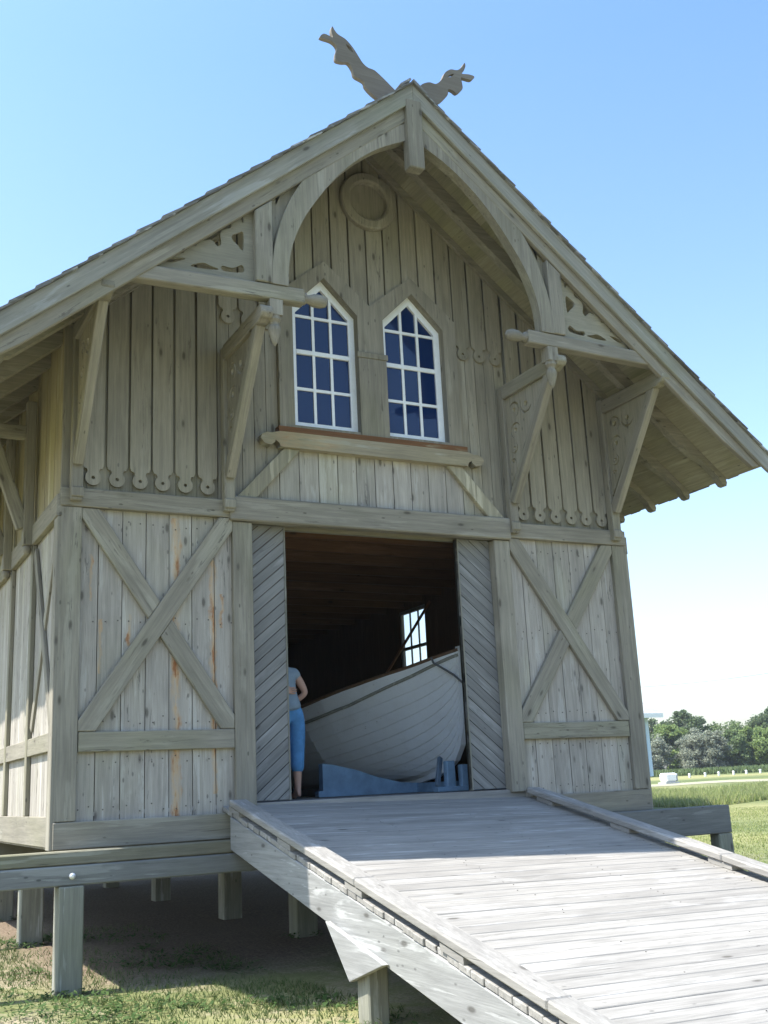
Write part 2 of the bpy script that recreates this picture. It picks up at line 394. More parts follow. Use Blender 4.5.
# pale sandy path beyond the meadow
def arc_strip(name, r0, r1, mat, lift):
    m = MB(); n = 40; vs = []
    for i in range(n + 1):
        t = R(30) + R(36) * i / n; w = 1.2 * math.sin(i * .9)
        for r in (r0 + w, r1 + w):
            x = CX + r * math.sin(t); y = CY + r * math.cos(t); vs.append((x, y, gz(x, y) + lift))
    m.v = vs; m.f = [(2 * i, 2 * i + 1, 2 * i + 3, 2 * i + 2) for i in range(n)]
    o = m.build(name, mat); o['kind'] = 'structure'
arc_strip('path', 74, 79, plain('sand_path', (.27, .26, .17), .9, .2, 1.), .02)

# ================================================================== BOATHOUSE
H = thing('boathouse', 'weathered olive-grey wooden boathouse with carved gable raised on timber piles', 'boathouse')
SL = .815; ZA = 8.03
def zt(x): return ZA - SL * abs(x)          # top of roof deck
YB = 11.4                                    # back wall
FL = 1.41                                    # floor
# ---- lower front panels
def boards(m, x0, x1, pitch, y0, y1, zb, ztop, gap=.006):
    n = max(1, round((x1 - x0) / pitch)); p = (x1 - x0) / n
    for i in range(n):
        a = x0 + i * p + gap / 2; b = x0 + (i + 1) * p - gap / 2
        dy = random.uniform(-.003, .003)
        zb0, zb1 = zb(a), zb(b); t0, t1 = ztop(a), ztop(b)
        m.prism([(a, zb0), (b, zb1), (b, t1), (a, t0)], y0 + dy, y1)
C = lambda v: (lambda x: v)
rust = ((-1.985, .045, .85, 1.3, 3.86), (-1.655, .032, .8, 1.5, 3.50), (-2.39, .02, .8, 2.7, 3.0), (-2.63, .02, .7, 2.5, 2.95), (-2.72, .015, .6, 3.1, 3.5), (-1.58, .015, .6, 2.9, 3.2))
for s in (-1, 1):
    m = MB(); x0, x1 = (-2.86, -1.44) if s < 0 else (1.44, 2.86)
    boards(m, x0, x1, .2, 0, .03, C(1.2), C(3.95), .007)
    o = m.build('lower_siding', W_panel('z', rust) if s < 0 else W_panel('z'), H)
    if s < 0: o['label'] = 'worn vertical boards streaked with orange rust'
    m = MB(); m.box(min(s * 1.44, s * 2.86), max(s * 1.44, s * 2.86), .032, .05, 1.15, 3.95); m.build('wall_lining', W_back('z'), H)
    # frame
    bar('corner_post', (s * 2.895, -.02, 1.342), (s * 2.895, -.02, 3.888), .175, .06, W_frame('x'), H)
    bar('door_post', (s * 1.39, .004, 1.38), (s * 1.39, .004, 3.858), .185, .115, W_frame('x'), H)
    bar('sill_board', (s * 2.985, -.028, 1.235), (s * 1.53, -.028, 1.235), .205, .066, W_frame('x'), H)
    bar('belt_rail', (s * 2.99, -.028, 3.97), (s * 1.5, -.028, 3.97), .16, .075, W_frame('x'), H)
    bar('lower_rail', (s * 2.80, -.02, 1.95), (s * 1.485, -.02, 1.95), .16, .055, W_frame('x'), H)
    # cross braces: one through, the other in two pieces
    A = Vector((s * 2.78, -.02, 2.10)); B = Vector((s * 1.52, -.02, 3.80))
    def clip(name, P, Q, w, ya, yb, lim):
        # brace polygon clipped to the panel rectangle
        P = Vector((P[0], P[2])); Q = Vector((Q[0], Q[2])); d = (Q - P).normalized(); n = Vector((-d.y, d.x)) * w / 2
        poly = [P - n - d * .3, Q - n + d * .3, Q + n + d * .3, P + n - d * .3]
        for (ax, sign, val) in lim:
            out = []
            for i in range(len(poly)):
                a, b = poly[i], poly[(i + 1) % len(poly)]
                fa = sign * (a[ax] - val); fb = sign * (b[ax] - val)
                if fa <= 0: out.append(a)
                if (fa < 0 < fb) or (fb < 0 < fa): t = fa / (fa - fb); out.append(a + (b - a) * t)
            poly = out
        c = (P + Q) / 2; m = MB(); ang = math.atan2(d.y, d.x)
        # local frame along the brace so the grain follows it
        pl = [((p - c).dot(d), (p - c).dot(Vector((-d.y, d.x)))) for p in poly]
        m.prism(pl, ya, yb); o = m.build(name, W_frame('x'), H, .006)
        o.matrix_local = Matrix(((d.x, 0, -d.y, c.x), (0, 1, 0, 0), (d.y, 0, d.x, c.y), (0, 0, 0, 1)))
        return o
    xi, xo = s * 1.484, s * 2.806
    lim = [(0, -s, xi), (0, s, xo), (1, 1, 3.886), (1, -1, 2.034)]
    clip('cross_brace', (s * 2.72, 0, 2.10), (s * 1.55, 0, 3.82), .165, -.052, .001, lim)
    dd_ = Vector((1.55 - 2.72, 3.82 - 2.10)).normalized(); nn = Vector((-dd_.y, dd_.x)); cc = Vector((2.135, 2.96))
    # second brace split around the first
    for side in (1, -1):
        P = Vector((2.72, 3.82)); Q = Vector((1.55, 2.10)); d = (Q - P).normalized(); n = Vector((-d.y, d.x)) * .0825
        poly = [P - n - d * .3, Q - n + d * .3, Q + n + d * .3, P + n - d * .3]
        def cl(poly, f):
            out = []
            for i in range(len(poly)):
                a, b = poly[i], poly[(i + 1) % len(poly)]; fa, fb = f(a), f(b)
                if fa <= 0: out.append(a)
                if (fa < 0 < fb) or (fb < 0 < fa): out.append(a + (b - a) * (fa / (fa - fb)))
            return out
        for f in (lambda p: 1.484 - p[0], lambda p: p[0] - 2.806, lambda p: p[1] - 3.886, lambda p: 2.034 - p[1],
                  lambda p: .0845 - side * (p - cc).dot(nn)):
            poly = cl(poly, f)
        poly = [Vector((s * p[0], p[1])) for p in poly]; d2 = Vector((s * d[0], d[1])); c = Vector((s * cc[0], cc[1]))
        pl = [((p - c).dot(d2), (p - c).dot(Vector((-d2.y, d2.x)))) for p in poly]
        m = MB(); m.prism(pl, -.046, .001); o = m.build('cross_brace', W_frame('x'), H, .006)
        o.matrix_local = Matrix(((d2.x, 0, -d2.y, c.x), (0, 1, 0, 0), (d2.y, 0, d2.x, c.y), (0, 0, 0, 1)))
m = MB(); rn_ = random.Random(9)
for s in (-1, 1):
    for k in range(7):
        for zz in (1.42, 1.80, 2.12, 2.95, 3.78):
            for q in (.05, .15):
                xx = s * (1.445 + .2 * k + q) + rn_.uniform(-.01, .01); z_ = zz + rn_.uniform(-.03, .03); m.box(xx - .005, xx + .005, -.006, -.0035, z_ - .005, z_ + .005)
o = m.build('nail_heads', plain('nail_iron', (.09, .075, .065), .7, .4, 60), H); o['kind'] = 'stuff'
# header over the doors
bar('door_header', (-1.52, -.035, 3.975), (1.49, -.035, 3.975), .225, .12, W_frame('x'), H, bevel=.012)
m = MB(); m.box(-1.49, 1.49, .14, .2, 3.86, 4.05); m.build('door_track', W_back('x'), H)
# ---- gable: backing boards
def gtop(x): return zt(x) - .04
for s in (-1, 1):
    m = MB(); a, b = sorted((s * 1.6, s * 2.96)); boards(m, a, b, .2, 0, .03, C(3.95), gtop, .004); m.build('gable_lining', W_back('z'), H)
def wbot(x):
    ax = abs(x)
    return 6.40 - 1.0 * abs(ax - .495) + .07 if ax < 1.0 else 5.85
for s in (-1, 1):
    m = MB(); boards(m, min(s * 1.0, s * 1.6), max(s * 1.0, s * 1.6), .12, -.003, .03, C(4.05), C(6.05), .006)
    m.build('middle_siding', W_board('z'), H)
m = MB()
xs = [-1.6, -1.0, -.495, 0, .495, 1.0, 1.6]
for a, b in zip(xs[:-1], xs[1:]): m.prism([(a, wbot((a + .001))), (b, wbot((b - .001))), (b, gtop(b)), (a, gtop(a))] if abs(a + b) / 2 < 1 else [(a, 6.052), (b, 6.052), (b, gtop(b)), (a, gtop(a))], .0, .03)
m.build('upper_lining', W_back('z'), H)
# hidden shield behind windows (attic partition)
m = MB(); m.box(-1.1, 1.1, .35, .37, 4.3, 6.9); m.build('attic_partition', W_inside('z'), H)
# under-sill boards
m = MB(); boards(m, -1.0, 1.0, .2, -.006, .03, C(4.05), C(4.80), .008); m.build('apron_siding', W_panel('z'), H)
# ---- scalloped overlay boards
def scallop(xc, zc, hw=.09):
    pts = [(xc - hw, None), (xc - hw, zc + .115)]
    pts += [(xc - hw + .012, zc + .085), (xc - .055, zc + .078), (xc - .047, zc + .056)]
    for i in range(0, 13):
        a = R(138) + R(264) * i / 12
        pts.append((xc + .068 * math.cos(a), zc + .068 * math.sin(a)))
    pts += [(xc + .047, zc + .056), (xc + .055, zc + .078), (xc + hw - .012, zc + .085), (xc + hw, zc + .115), (xc + hw, None)]
    return pts
for s in (-1, 1):
    for k in range(5):
        pass
def scalloped_set(name, centres, zc, label=None):
    me_all = bmesh.new()
    for xc in centres:
        sp = scallop(xc, zc); xl, xr = sp[0][0], sp[-1][0]
        top = [(xr, gtop(xr) - .02)] + ([(0, gtop(0) - .02)] if xl < 0 < xr else []) + [(xl, gtop(xl) - .02)]
        loop = [p for p in sp if p[1] is not None] + top
        hole = [(xc + .016 * math.cos(R(45 * i)), zc + .016 * math.sin(R(45 * i))) for i in range(8)]
        dy = random.uniform(0, .005)
        o = flat('tmpboard', [loop, hole], -.030 - dy, -.001, None)
        me_all.from_mesh(o.data); me = o.data; bpy.data.objects.remove(o); bpy.data.meshes.remove(me)
    me = bpy.data.meshes.new(name); me_all.to_mesh(me); me_all.free()
    o = link(name, me, W_board('z'), H)
    return o
scalloped_set('scalloped_boards', [-2.72, -2.515, -2.315, -2.115, -1.91, -1.705], 4.16)
scalloped_set('scalloped_boards', [2.72, 2.515, 2.315, 2.115, 1.91, 1.705], 4.16)
scalloped_set('scalloped_boards', [-1.495, -1.295, -1.095], 5.85)
scalloped_set('scalloped_boards', [1.095, 1.295, 1.495], 5.85)
m = MB()
for k in range(-5, 5):
    xc = .1 + .2 * k; a, b = xc - .09, xc + .09
    def mk(a, b):
        m.prism([(a, wbot(a)), (b, wbot(b)), (b, gtop(b) - .02), (a, gtop(a) - .02)], -.030 - random.uniform(0, .004), -.001)
    if a < .495 < b: m.prism([(a, wbot(a)), (.495, wbot(.495)), (b, wbot(b)), (b, gtop(b) - .02), (a, gtop(a) - .02)], -.031, -.001)
    elif a < -.495 < b: m.prism([(a, wbot(a)), (-.495, wbot(-.495)), (b, wbot(b)), (b, gtop(b) - .02), (a, gtop(a) - .02)], -.031, -.001)
    else: mk(a, b)
m.build('gable_boards', W_board('z'), H)
# corner strips at the gable ends
for s in (-1, 1):
    m = MB(); a, b = sorted((s * 2.83, s * 2.985)); m.prism([(a, 4.052), (b, 4.052), (b, gtop(b) - .02), (a, gtop(a) - .02)], -.022, -.001)
    m.build('corner_board', W_board('z'), H, .004)
# rosette
ring = []
for (r, y) in ((.32, 0), (.32, -.05), (.305, -.066), (.235, -.07), (.212, -.055), (.205, .0), (.0001, .002)):
    ring.append((r, -y))
m = MB(); m.lathe(ring, Matrix(((1, 0, 0, .035), (0, 0, -1, -.034), (0, 1, 0, 7.375), (0, 0, 0, 1))), 36)
m.build('rosette', W_frame('z'), H, smooth=False)

# ---- windows
casing_out = [(-1.0, 4.80), (1.0, 4.80), (1.0, 6.18), (.49, 6.60), (0.0, 6.20), (-.49, 6.60), (-1.0, 6.18)]
def wloop(s, e=0):
    l = [(.165 - e, 4.86 - e), (.825 + e, 4.86 - e), (.825 + e, 6.06 + e * .4), (.495, 6.39 + e * 1.4), (.165 - e, 6.06 + e * .4)]
    return l if s > 0 else mirror_pts(l)
flat('window_casing', [casing_out, wloop(-1, .022), wloop(1, .022)], -.055, -.002, W_frame('z'), H)
m = MB(); m.box(-.155, .155, -.075, -.056, 4.80, 5.62); m.box(-.17, .17, -.085, -.056, 5.62, 5.68); m.build('window_mullion', W_frame('z'), H, .004)
white = plain('white_paint', (.80, .82, .84), .45, .06, 20)
gm_, nt_, gb_ = newmat('dark_glass'); gb_.inputs['Base Color'].default_value = (.006, .022, .085, 1)
gb_.inputs['Roughness'].default_value = .03; gb_.inputs['IOR'].default_value = 1.5
g_ = N(nt_); tc_ = g_.n('ShaderNodeTexCoord'); bp_ = g_.n('ShaderNodeBump'); bp_.inputs['Strength'].default_value = .35; bp_.inputs['Distance'].default_value = .02
g_.l(g_.noise(tc_.outputs['Object'], 2.2, 1), bp_.inputs['Height']); g_.l(bp_.outputs[0], gb_.inputs['Normal'])
for s in (-1, 1):
    w = flat('window', [wloop(s, .035), wloop(s, -.045)], .035, .075, white, H); w['label'] = 'white pointed sash window'
    # jamb lining
    lp = wloop(s, .0); m = MB()
    n = len(lp)
    flat('window_jamb', [wloop(s, .05), wloop(s, .0225)], -.001, .12, W_frame('z'), w)
    c = s * .495
    m = MB(); m.box(c - .284, c + .284, .03, .07, 5.61, 5.655); m.build('meeting_rail', white, w, .003)
    m = MB()
    wd = .014
    for xx in (c - .095, c + .095):
        topz = 6.39 - .045 * 1.4 - abs(xx - c) * 1.0 + .02
        m.box(xx - wd, xx + wd, .040, .064, 4.90, topz)
    for zz in (5.25, 6.01): m.box(c - .288, c + .288, .0385, .0625, zz - wd, zz + wd)
    m.build('glazing_bars', white, w)
    lp = wloop(s, -.03); m = MB(); m.prism(lp, .066, .069)
    xs_ = [c - .29, c - .095, c + .095, c + .29]; zs_ = [4.89, 5.25, 5.63, 6.01]
    for i in range(3):
        for j in range(3):
            q = [.0545 + random.uniform(-.0042, .0042) for _ in range(3)]; q.append(q[0] + q[2] - q[1])
            m.add([(xs_[i], q[0], zs_[j]), (xs_[i + 1], q[1], zs_[j]), (xs_[i + 1], q[2], zs_[j + 1]), (xs_[i], q[3], zs_[j + 1])], [(0, 1, 2, 3)])
    m.build('pane', gm_, w)
# sill with scrolled ends
half = [(0, 4.595), (1.02, 4.595), (1.03, 4.63), (1.07, 4.655), (1.075, 4.63), (1.115, 4.60), (1.18, 4.615), (1.215, 4.66), (1.20, 4.70), (1.15, 4.725), (1.10, 4.72), (1.06, 4.735), (1.02, 4.745), (0, 4.745)]
lp = half + [(-x, z) for x, z in half[::-1]][1:-1]
lp = [p for i, p in enumerate(lp) if i == 0 or p != lp[i - 1]]
flat('window_sill', [lp], -.10, -.003, wood('sill_wood', (.37, .32, .225), 'x', worn=(.36, .34, .27), wornamt=.5, knots=.3, rust=((-.75, .38, .5, 4.6, 4.76),)), H, .004)
m = MB(); m.box(-1.03, 1.03, -.095, -.057, 4.746, 4.80); m.box(-1.03, 1.03, -.056, .03, 4.747, 4.80)
m.build('sill_flashing', wood('bare_wood', (.19, .095, .045), 'x', worn=(.30, .25, .17), wornamt=.5, knots=.6, green=0), H)
for s in (-1, 1):
    m = MB(); m.prism([(s * .80, 4.594), (s * .97, 4.594), (s * 1.44, 4.09), (s * 1.25, 4.09)], -.062, -.002)
    m.build('knee_brace', wood('brace_wood', (.33, .30, .22), 'z', knots=.3), H, .006)

# ---- brackets (arm, strut, wall post, fretwork panel)
def front_bracket(x, inner, s):
    b = thing_part('bracket', H)
    w = .10
    m = MB(); m.box(x - w / 2, x + w / 2, -.125, -.034, 3.93, 5.53 if not inner else 5.50); m.box(x - w / 2 - .006, x + w / 2 + .006, -.145, -.126, 3.955, 4.04)
    m.build('wall_post', W_frame('z'), b, .008)
    m = MB(); m.xprism([(-.126, 5.36), (-1.02, 5.36), (-1.06, 5.38), (-1.10, 5.385), (-1.13, 5.42), (-1.12, 5.475), (-1.07, 5.505), (-1.02, 5.508), (-.126, 5.508)], x - w / 2 - .004, x + w / 2 + .004)
    m.build('arm', W_frame('y'), b, .008)
    p0 = Vector((x, -.16, 4.30)); p1 = Vector((x, -.93, 5.39))
    bar('strut', p0, p1, .105, .085, W_frame('x'), b, normal=(1, 0, 0), bevel=.008, roll_ext=(.06, 0))
    # fretwork
    outer = [(-.126, 5.36), (-.126, 4.42), (-.84, 5.36)]
    holes = []
    for (cy, cz, r, a0, a1, w0) in ((-.48, 5.20, .10, 200, 400, .022), (-.27, 5.20, .09, 20, 250, .022), (-.27, 4.98, .085, -60, 160, .02), (-.23, 4.80, .06, 120, 330, .018), (-.195, 4.66, .04, 0, 200, .014)):
        lp = [(cy + r * math.cos(R(a0 + (a1 - a0) * i / 10)), cz + r * math.sin(R(a0 + (a1 - a0) * i / 10))) for i in range(11)]
        lp += [(cy + (r - w0 * math.sin(math.pi * i / 10) - .004) * math.cos(R(a0 + (a1 - a0) * i / 10)), cz + (r - w0 * math.sin(math.pi * i / 10) - .004) * math.sin(R(a0 + (a1 - a0) * i / 10))) for i in range(10, -1, -1)]
        holes.append(lp); q = r * .35
        holes.append([(cy + q * math.cos(R(45 * i)), cz + q * math.sin(R(45 * i))) for i in range(8)])
    flat('fretwork_panel', [outer] + holes, x - .013, x + .013, W_board('z'), b, plane='yz')
    return b
def thing_part(name, parent):
    o = bpy.data.objects.new(name, None); COL.objects.link(o); o.parent = parent; o.empty_display_size = .1
    return o
front_bracket(-2.87, 0, -1); front_bracket(2.84, 0, 1); front_bracket(-1.53, 1, -1); front_bracket(1.53, 1, 1)
# side brackets carrying the eaves
def side_bracket(s, y):
    b = thing_part('eave_bracket', H); X0 = s * 3.01
    m = MB(); m.box(min(X0, X0 + s * .09), max(X0, X0 + s * .09), y - .05, y + .05, 3.80, 5.20); m.build('wall_post', W_frame('z'), b, .008)
    m = MB(); m.lathe([(.001, -.09), (.03, -.07), (.045, -.03), (.03, 0)], Matrix.Translation((X0 + s * .045, y, 3.80)), 10); m.build('drop_finial', W_frame('z'), b, smooth=True)
    m = MB(); a, c = sorted((X0 + s * .09, X0 + s * .50)); m.box(a, c, y - .05, y + .05, 4.83, 4.95); m.build('arm', W_frame('x'), b, .008)
    bar('strut', (X0 + s * .10, y, 4.0), (X0 + s * .40, y, 4.83), .12, .085, W_frame('x'), b, normal=(0, 1, 0), bevel=.008, roll_ext=(.04, .0))
    return b
for s in (-1, 1):
    for y in (1.15, 2.35, 3.55, 4.75, 5.95, 7.15, 8.35, 9.55, 10.7):
        if not (s > 0 and y == 4.75): side_bracket(s, y)

# ---- front truss
YT0, YT1 = -1.10, -1.0
TW = W_frame('x')
for s in (-1, 1):
    b = bar('tie_beam', (s * 2.80, -1.05, 5.605), (s * 1.17, -1.05, 5.635), .135, .11, TW, H, bevel=.01)
    mm = MB(); mm.lathe([(.02, -.02), (.05, .0), (.055, .02), (.036, .035), (.042, .06), (.058, .10), (.06, .17), (.045, .215), (.001, .235)],
                        Matrix(((0, 0, -s, s * 1.17), (0, 1, 0, -1.05), (s, 0, 0, 5.635), (0, 0, 0, 1))), 14)
    mm.build('knob', W_frame('x'), H, smooth=True)
    # king post + turned drop
    m = MB(); xk = s * 1.54; m.prism([(xk - .08, 5.705), (xk + .08, 5.705), (xk + .08, zt(xk + .08) - .345), (xk - .08, zt(xk - .08) - .345)], -1.112, -1.0)
    m.build('king_post', W_frame('z'), H, .008)
    m = MB(); xd = s * 1.44
    m.box(xd - .058, xd + .058, -1.108, -.99, 5.42, 5.56)
    m.lathe([(.055, 5.42), (.058, 5.385), (.038, 5.36), (.038, 5.34), (.052, 5.32), (.054, 5.29), (.042, 5.24), (.024, 5.18), (.001, 5.15)], Matrix.Translation((xd, -1.05, 0)), 14)
    m.build('drop_pendant', W_frame('z'), H, smooth=False)
    # swan fretwork panel
    tri = [(-2.62, 5.668), (-1.622, 5.690), (-1.622, 6.42)]
    tri[0] = (-2.58, 5.66)
    tri = [(-2.74, 5.64), (-1.60, 5.66), (-1.60, 6.44), (-2.74, 5.50 + .14)]
    tri = [(-2.70, 5.60), (-1.60, 5.60), (-1.60, zt(1.6) - .20), (-2.70, zt(2.7) - .20)]
    holes = [[(-1.810,6.113),(-1.761,6.146),(-1.706,6.163),(-1.709,5.992),(-1.762,6.038),(-1.802,6.072)],
             [(-1.744,6.312),(-1.703,6.335),(-1.705,6.249),(-1.731,6.286)],
             [(-2.055,6.020),(-1.975,6.093),(-1.827,6.223),(-1.822,6.181),(-1.882,6.154),(-1.914,6.105),(-1.904,6.023),(-1.937,5.988),(-1.989,6.034)],
             [(-2.390,5.770),(-2.326,5.804),(-2.224,5.821),(-2.250,5.797),(-2.339,5.758)],
             [(-2.270,5.867),(-2.229,5.893),(-2.237,5.860)], [(-2.167,5.950),(-2.120,5.985),(-2.125,5.949)],
             [(-2.178,5.761),(-2.069,5.810),(-2.004,5.795),(-1.926,5.774),(-2.044,5.755)],
             [(-1.899,5.815),(-1.806,5.810),(-1.724,5.854),(-1.712,5.789),(-1.886,5.767)]]
    if s > 0: tri = mirror_pts(tri); holes = [mirror_pts(h) for h in holes]
    holes = [cm(h, 3) if len(h) > 4 else h for h in holes]
    flat('swan_panel', [tri] + holes, -1.045, -1.018, wood('swan_wood', (.28, .26, .2), 'x', wornamt=.1, knots=0, contrast=.4, green=.05, bump=.15), H)
    # arched brace
    inn = [(-1.325, 5.70), (-1.315, 5.90), (-1.275, 6.10), (-1.19, 6.32), (-1.075, 6.52), (-.88, 6.80), (-.65, 7.055), (-.38, 7.27), (-.085, 7.43)]
    out = [(-1.475, 5.70), (-1.463, 5.93), (-1.42, 6.16), (-1.33, 6.44), (-1.19, 6.71), (-.98, 6.97), (-.72, 7.215), (-.42, 7.43), (-.085, 7.61)]
    inn = cmo(inn); out = cmo(out); lp = inn + out[::-1]
    fill = out + [(-.085, zt(.085) - .25), (-1.46, zt(1.46) - .25)]
    hole = [(-1.395, 6.655), (-1.308, 6.72), (-1.398, 6.49)]
    if s > 0: lp = mirror_pts(lp); fill = mirror_pts(fill); hole = mirror_pts(hole)
    flat('arched_brace', [lp], -1.115, -1.005, W_frame('z'), H, .008)
    fill = [p for p in fill]
    flat('spandrel_board', [fill, hole], -1.04, -1.015, W_board('z'), H)
m = MB(); m.prism([(-.082, 7.125), (.082, 7.125), (.082, 7.86), (-.082, 7.86)], -1.18, -1.06); m.build('centre_pendant', W_frame('z'), H, .01)

# ---- roof
for s in (-1, 1):
    # barge boards
    for nm, d0, d1, y0, y1, xe in (('barge_board', -.015, .185, -1.165, -1.125, 4.17), ('barge_rafter', .03, .335, -1.12, -1.065, 4.02)):
        L = xe; p = Vector((0, ZA)); d = Vector((s * 1, -SL)).normalized(); ln = math.hypot(xe, xe * SL)
        c = 1 / math.hypot(1, SL)       # vertical offset -> perpendicular
        top, bot = -d0, -d1
        pts = [(0, ZA + top), (s * xe, ZA - SL * xe + top), (s * xe, ZA - SL * xe + bot + (.02 if d1 < .3 else .16)), (s * (xe - .12), ZA - SL * (xe - .12) + bot + (0 if d1 < .3 else .05)), (s * (xe - .5), ZA - SL * (xe - .5) + bot), (0, ZA + bot)]
        # local frame along the slope
        pl = [((q[0]) * d.x + (q[1] - ZA) * d.y, (q[0]) * -d.y + (q[1] - ZA) * d.x) for q in pts]
        m = MB(); m.prism(pl, y0, y1); o = m.build(nm, wood('barge_wood', (.30, .29, .25), 'x', worn=(.33, .33, .31), wornamt=.4, knots=.2, var=.05) if nm == 'barge_board' else W_frame('x'), H, .006)
        o.matrix_local = Matrix(((d.x, 0, -d.y, 0), (0, 1, 0, 0), (d.y, 0, d.x, ZA), (0, 0, 0, 1)))
        if s < 0 and o.matrix_local.determinant() < 0: pass
    # roof deck boards
    m = MB(); u = -.0; ln = math.hypot(4.16, 4.16 * SL); d = Vector((s, -SL)).normalized(); nrm = Vector((s * SL, 1)).normalized(); k = 0
    while u < ln - .01:
        u1 = min(ln, u + .29)
        a = Vector((0, ZA)) + d * u; b_ = Vector((0, ZA)) + d * (u1 + .001); t = nrm * .024
        m.prism([tuple(a - t), tuple(b_ - t), tuple(b_), tuple(a)], -1.123, YB + .9); u = u1
    m.build('roof_deck', W_soffit('y'), H)
    # rafters
    def rprof():
        z = lambda x, o: ZA - SL * x - .034 + o
        return [(0.06, z(.06, 0)), (4.12, z(4.12, 0)), (4.135, z(4.135, -.05)), (4.12, z(4.12, -.10)), (4.08, z(4.08, -.125)), (4.035, z(4.035, -.115)), (4.01, z(4.01, -.085)),
                (3.90, z(3.90, -.085)), (3.78, z(3.78, -.105)), (3.68, z(3.68, -.145)), (3.61, z(3.61, -.16)), (3.56, z(3.56, -.165)), (3.54, z(3.54, -.15)), (3.50, z(3.50, -.175)), (.06, z(.06, -.175))]
    m = MB(); m.prism([(s * a, b_) for a, b_ in rprof()], -.045, .045)
    proto = m.build('rafter', W_frame('x'), H, 0)
    proto.location = (0, -.47, 0)
    y = .12
    while y < YB + .7:
        dup(proto, loc=(0, y, 0)); y += .58
    m = MB(); m.prism([(0, ZA - .036), (s * 2.95, ZA - SL * 2.95 - .036), (s * 2.95, ZA - SL * 2.95 - .13), (0, ZA - .13)], -.075, -.036); m.build('gable_trim', W_frame('x'), H)
    # shingles: every shingle its own slab with a stagger
    m = MB(); exp = .25; n = int(ln / exp) + 1
    for i in range(n + 1):
        u0 = ln + .03 - i * exp        # butt
        if u0 < .05: break
        y = -1.19 - random.uniform(0, .012); first = True
        while y < YB + .95:
            w = random.uniform(.10, .2); y1 = y + w
            db = random.uniform(-.015, .015); th = random.uniform(.016, .022)
            ub = u0 + db; ut = max(0, u0 - exp * 1.5)
            a = Vector((0, ZA)) + d * ut + nrm * .004; b_ = Vector((0, ZA)) + d * ub + nrm * .020
            c2 = b_ + nrm * th; d2 = a + nrm * .012
            m.prism([tuple(a), tuple(b_), tuple(c2), tuple(d2)], y, y1 - .004); y = y1
    m.build('shingles', wood('shingle_wood', (.20, .195, .185), 'x', worn=(.33, .33, .32), wornamt=.5, var=.35, knots=0), H)
m = MB()
for s in (-1, 1):
    d = Vector((s, -SL)).normalized(); nrm = Vector((s * SL, 1)).normalized()
    a = Vector((0, ZA)) + nrm * .047 - d * .03; b_ = a + d * .14; t = nrm * .02
    m.prism([tuple(a), tuple(b_), tuple(b_ + t), tuple(a + t)], -1.17, YB + .93)
m.build('ridge_cap', W_grey('y'), H)

# crossed gable heads
HEADM = wood('head_wood', (.20, .178, .15), 'x', wornamt=.1, knots=0, green=0, contrast=.5, bump=.15)
headL = [(-0.10,7.80),(-0.331,7.892),(-0.434,7.972),(-0.454,8.026),(-0.547,8.060),(-0.567,8.127),(-0.611,8.187),(-0.670,8.174),(-0.739,8.177),(-0.741,8.244),(-0.722,8.311),(-0.744,8.353),(-0.789,8.375),(-0.869,8.378),(-0.896,8.390),(-0.856,8.432),(-0.799,8.426),(-0.764,8.420),(-0.778,8.489),(-0.764,8.542),(-0.738,8.502),(-0.704,8.471),(-0.624,8.439),(-0.556,8.374),(-0.512,8.314),(-0.456,8.233),(-0.399,8.196),(-0.328,8.185),(-0.235,8.122),(-0.118,8.03),(.05,7.90)]
eyeL = [(-0.626,8.387),(-0.580,8.369),(-0.553,8.318),(-0.600,8.337)]
headR = [(-.02,7.93),(0.118,8.085),(0.170,8.144),(0.248,8.184),(0.324,8.188),(0.392,8.258),(0.436,8.347),(0.505,8.406),(0.584,8.421),(0.639,8.471),(0.678,8.534),(0.685,8.491),(0.654,8.422),(0.630,8.395),(0.726,8.412),(0.786,8.403),(0.748,8.356),(0.669,8.351),(0.622,8.345),(0.632,8.277),(0.628,8.212),(0.563,8.148),(0.513,8.167),(0.462,8.165),(0.450,8.098),(0.388,8.018),(0.323,7.963),(.12,7.80)]
eyeR = [(0.465,8.310),(0.500,8.346),(0.540,8.363),(0.506,8.322)]
a_ = flat('animal_head_finial', [cm(headL), cm(eyeL)], -1.03, -.985, HEADM, H, .003)
b_ = flat('animal_head_finial', [cm(headR), cm(eyeR)], -1.085, -1.04, HEADM, H, .003)

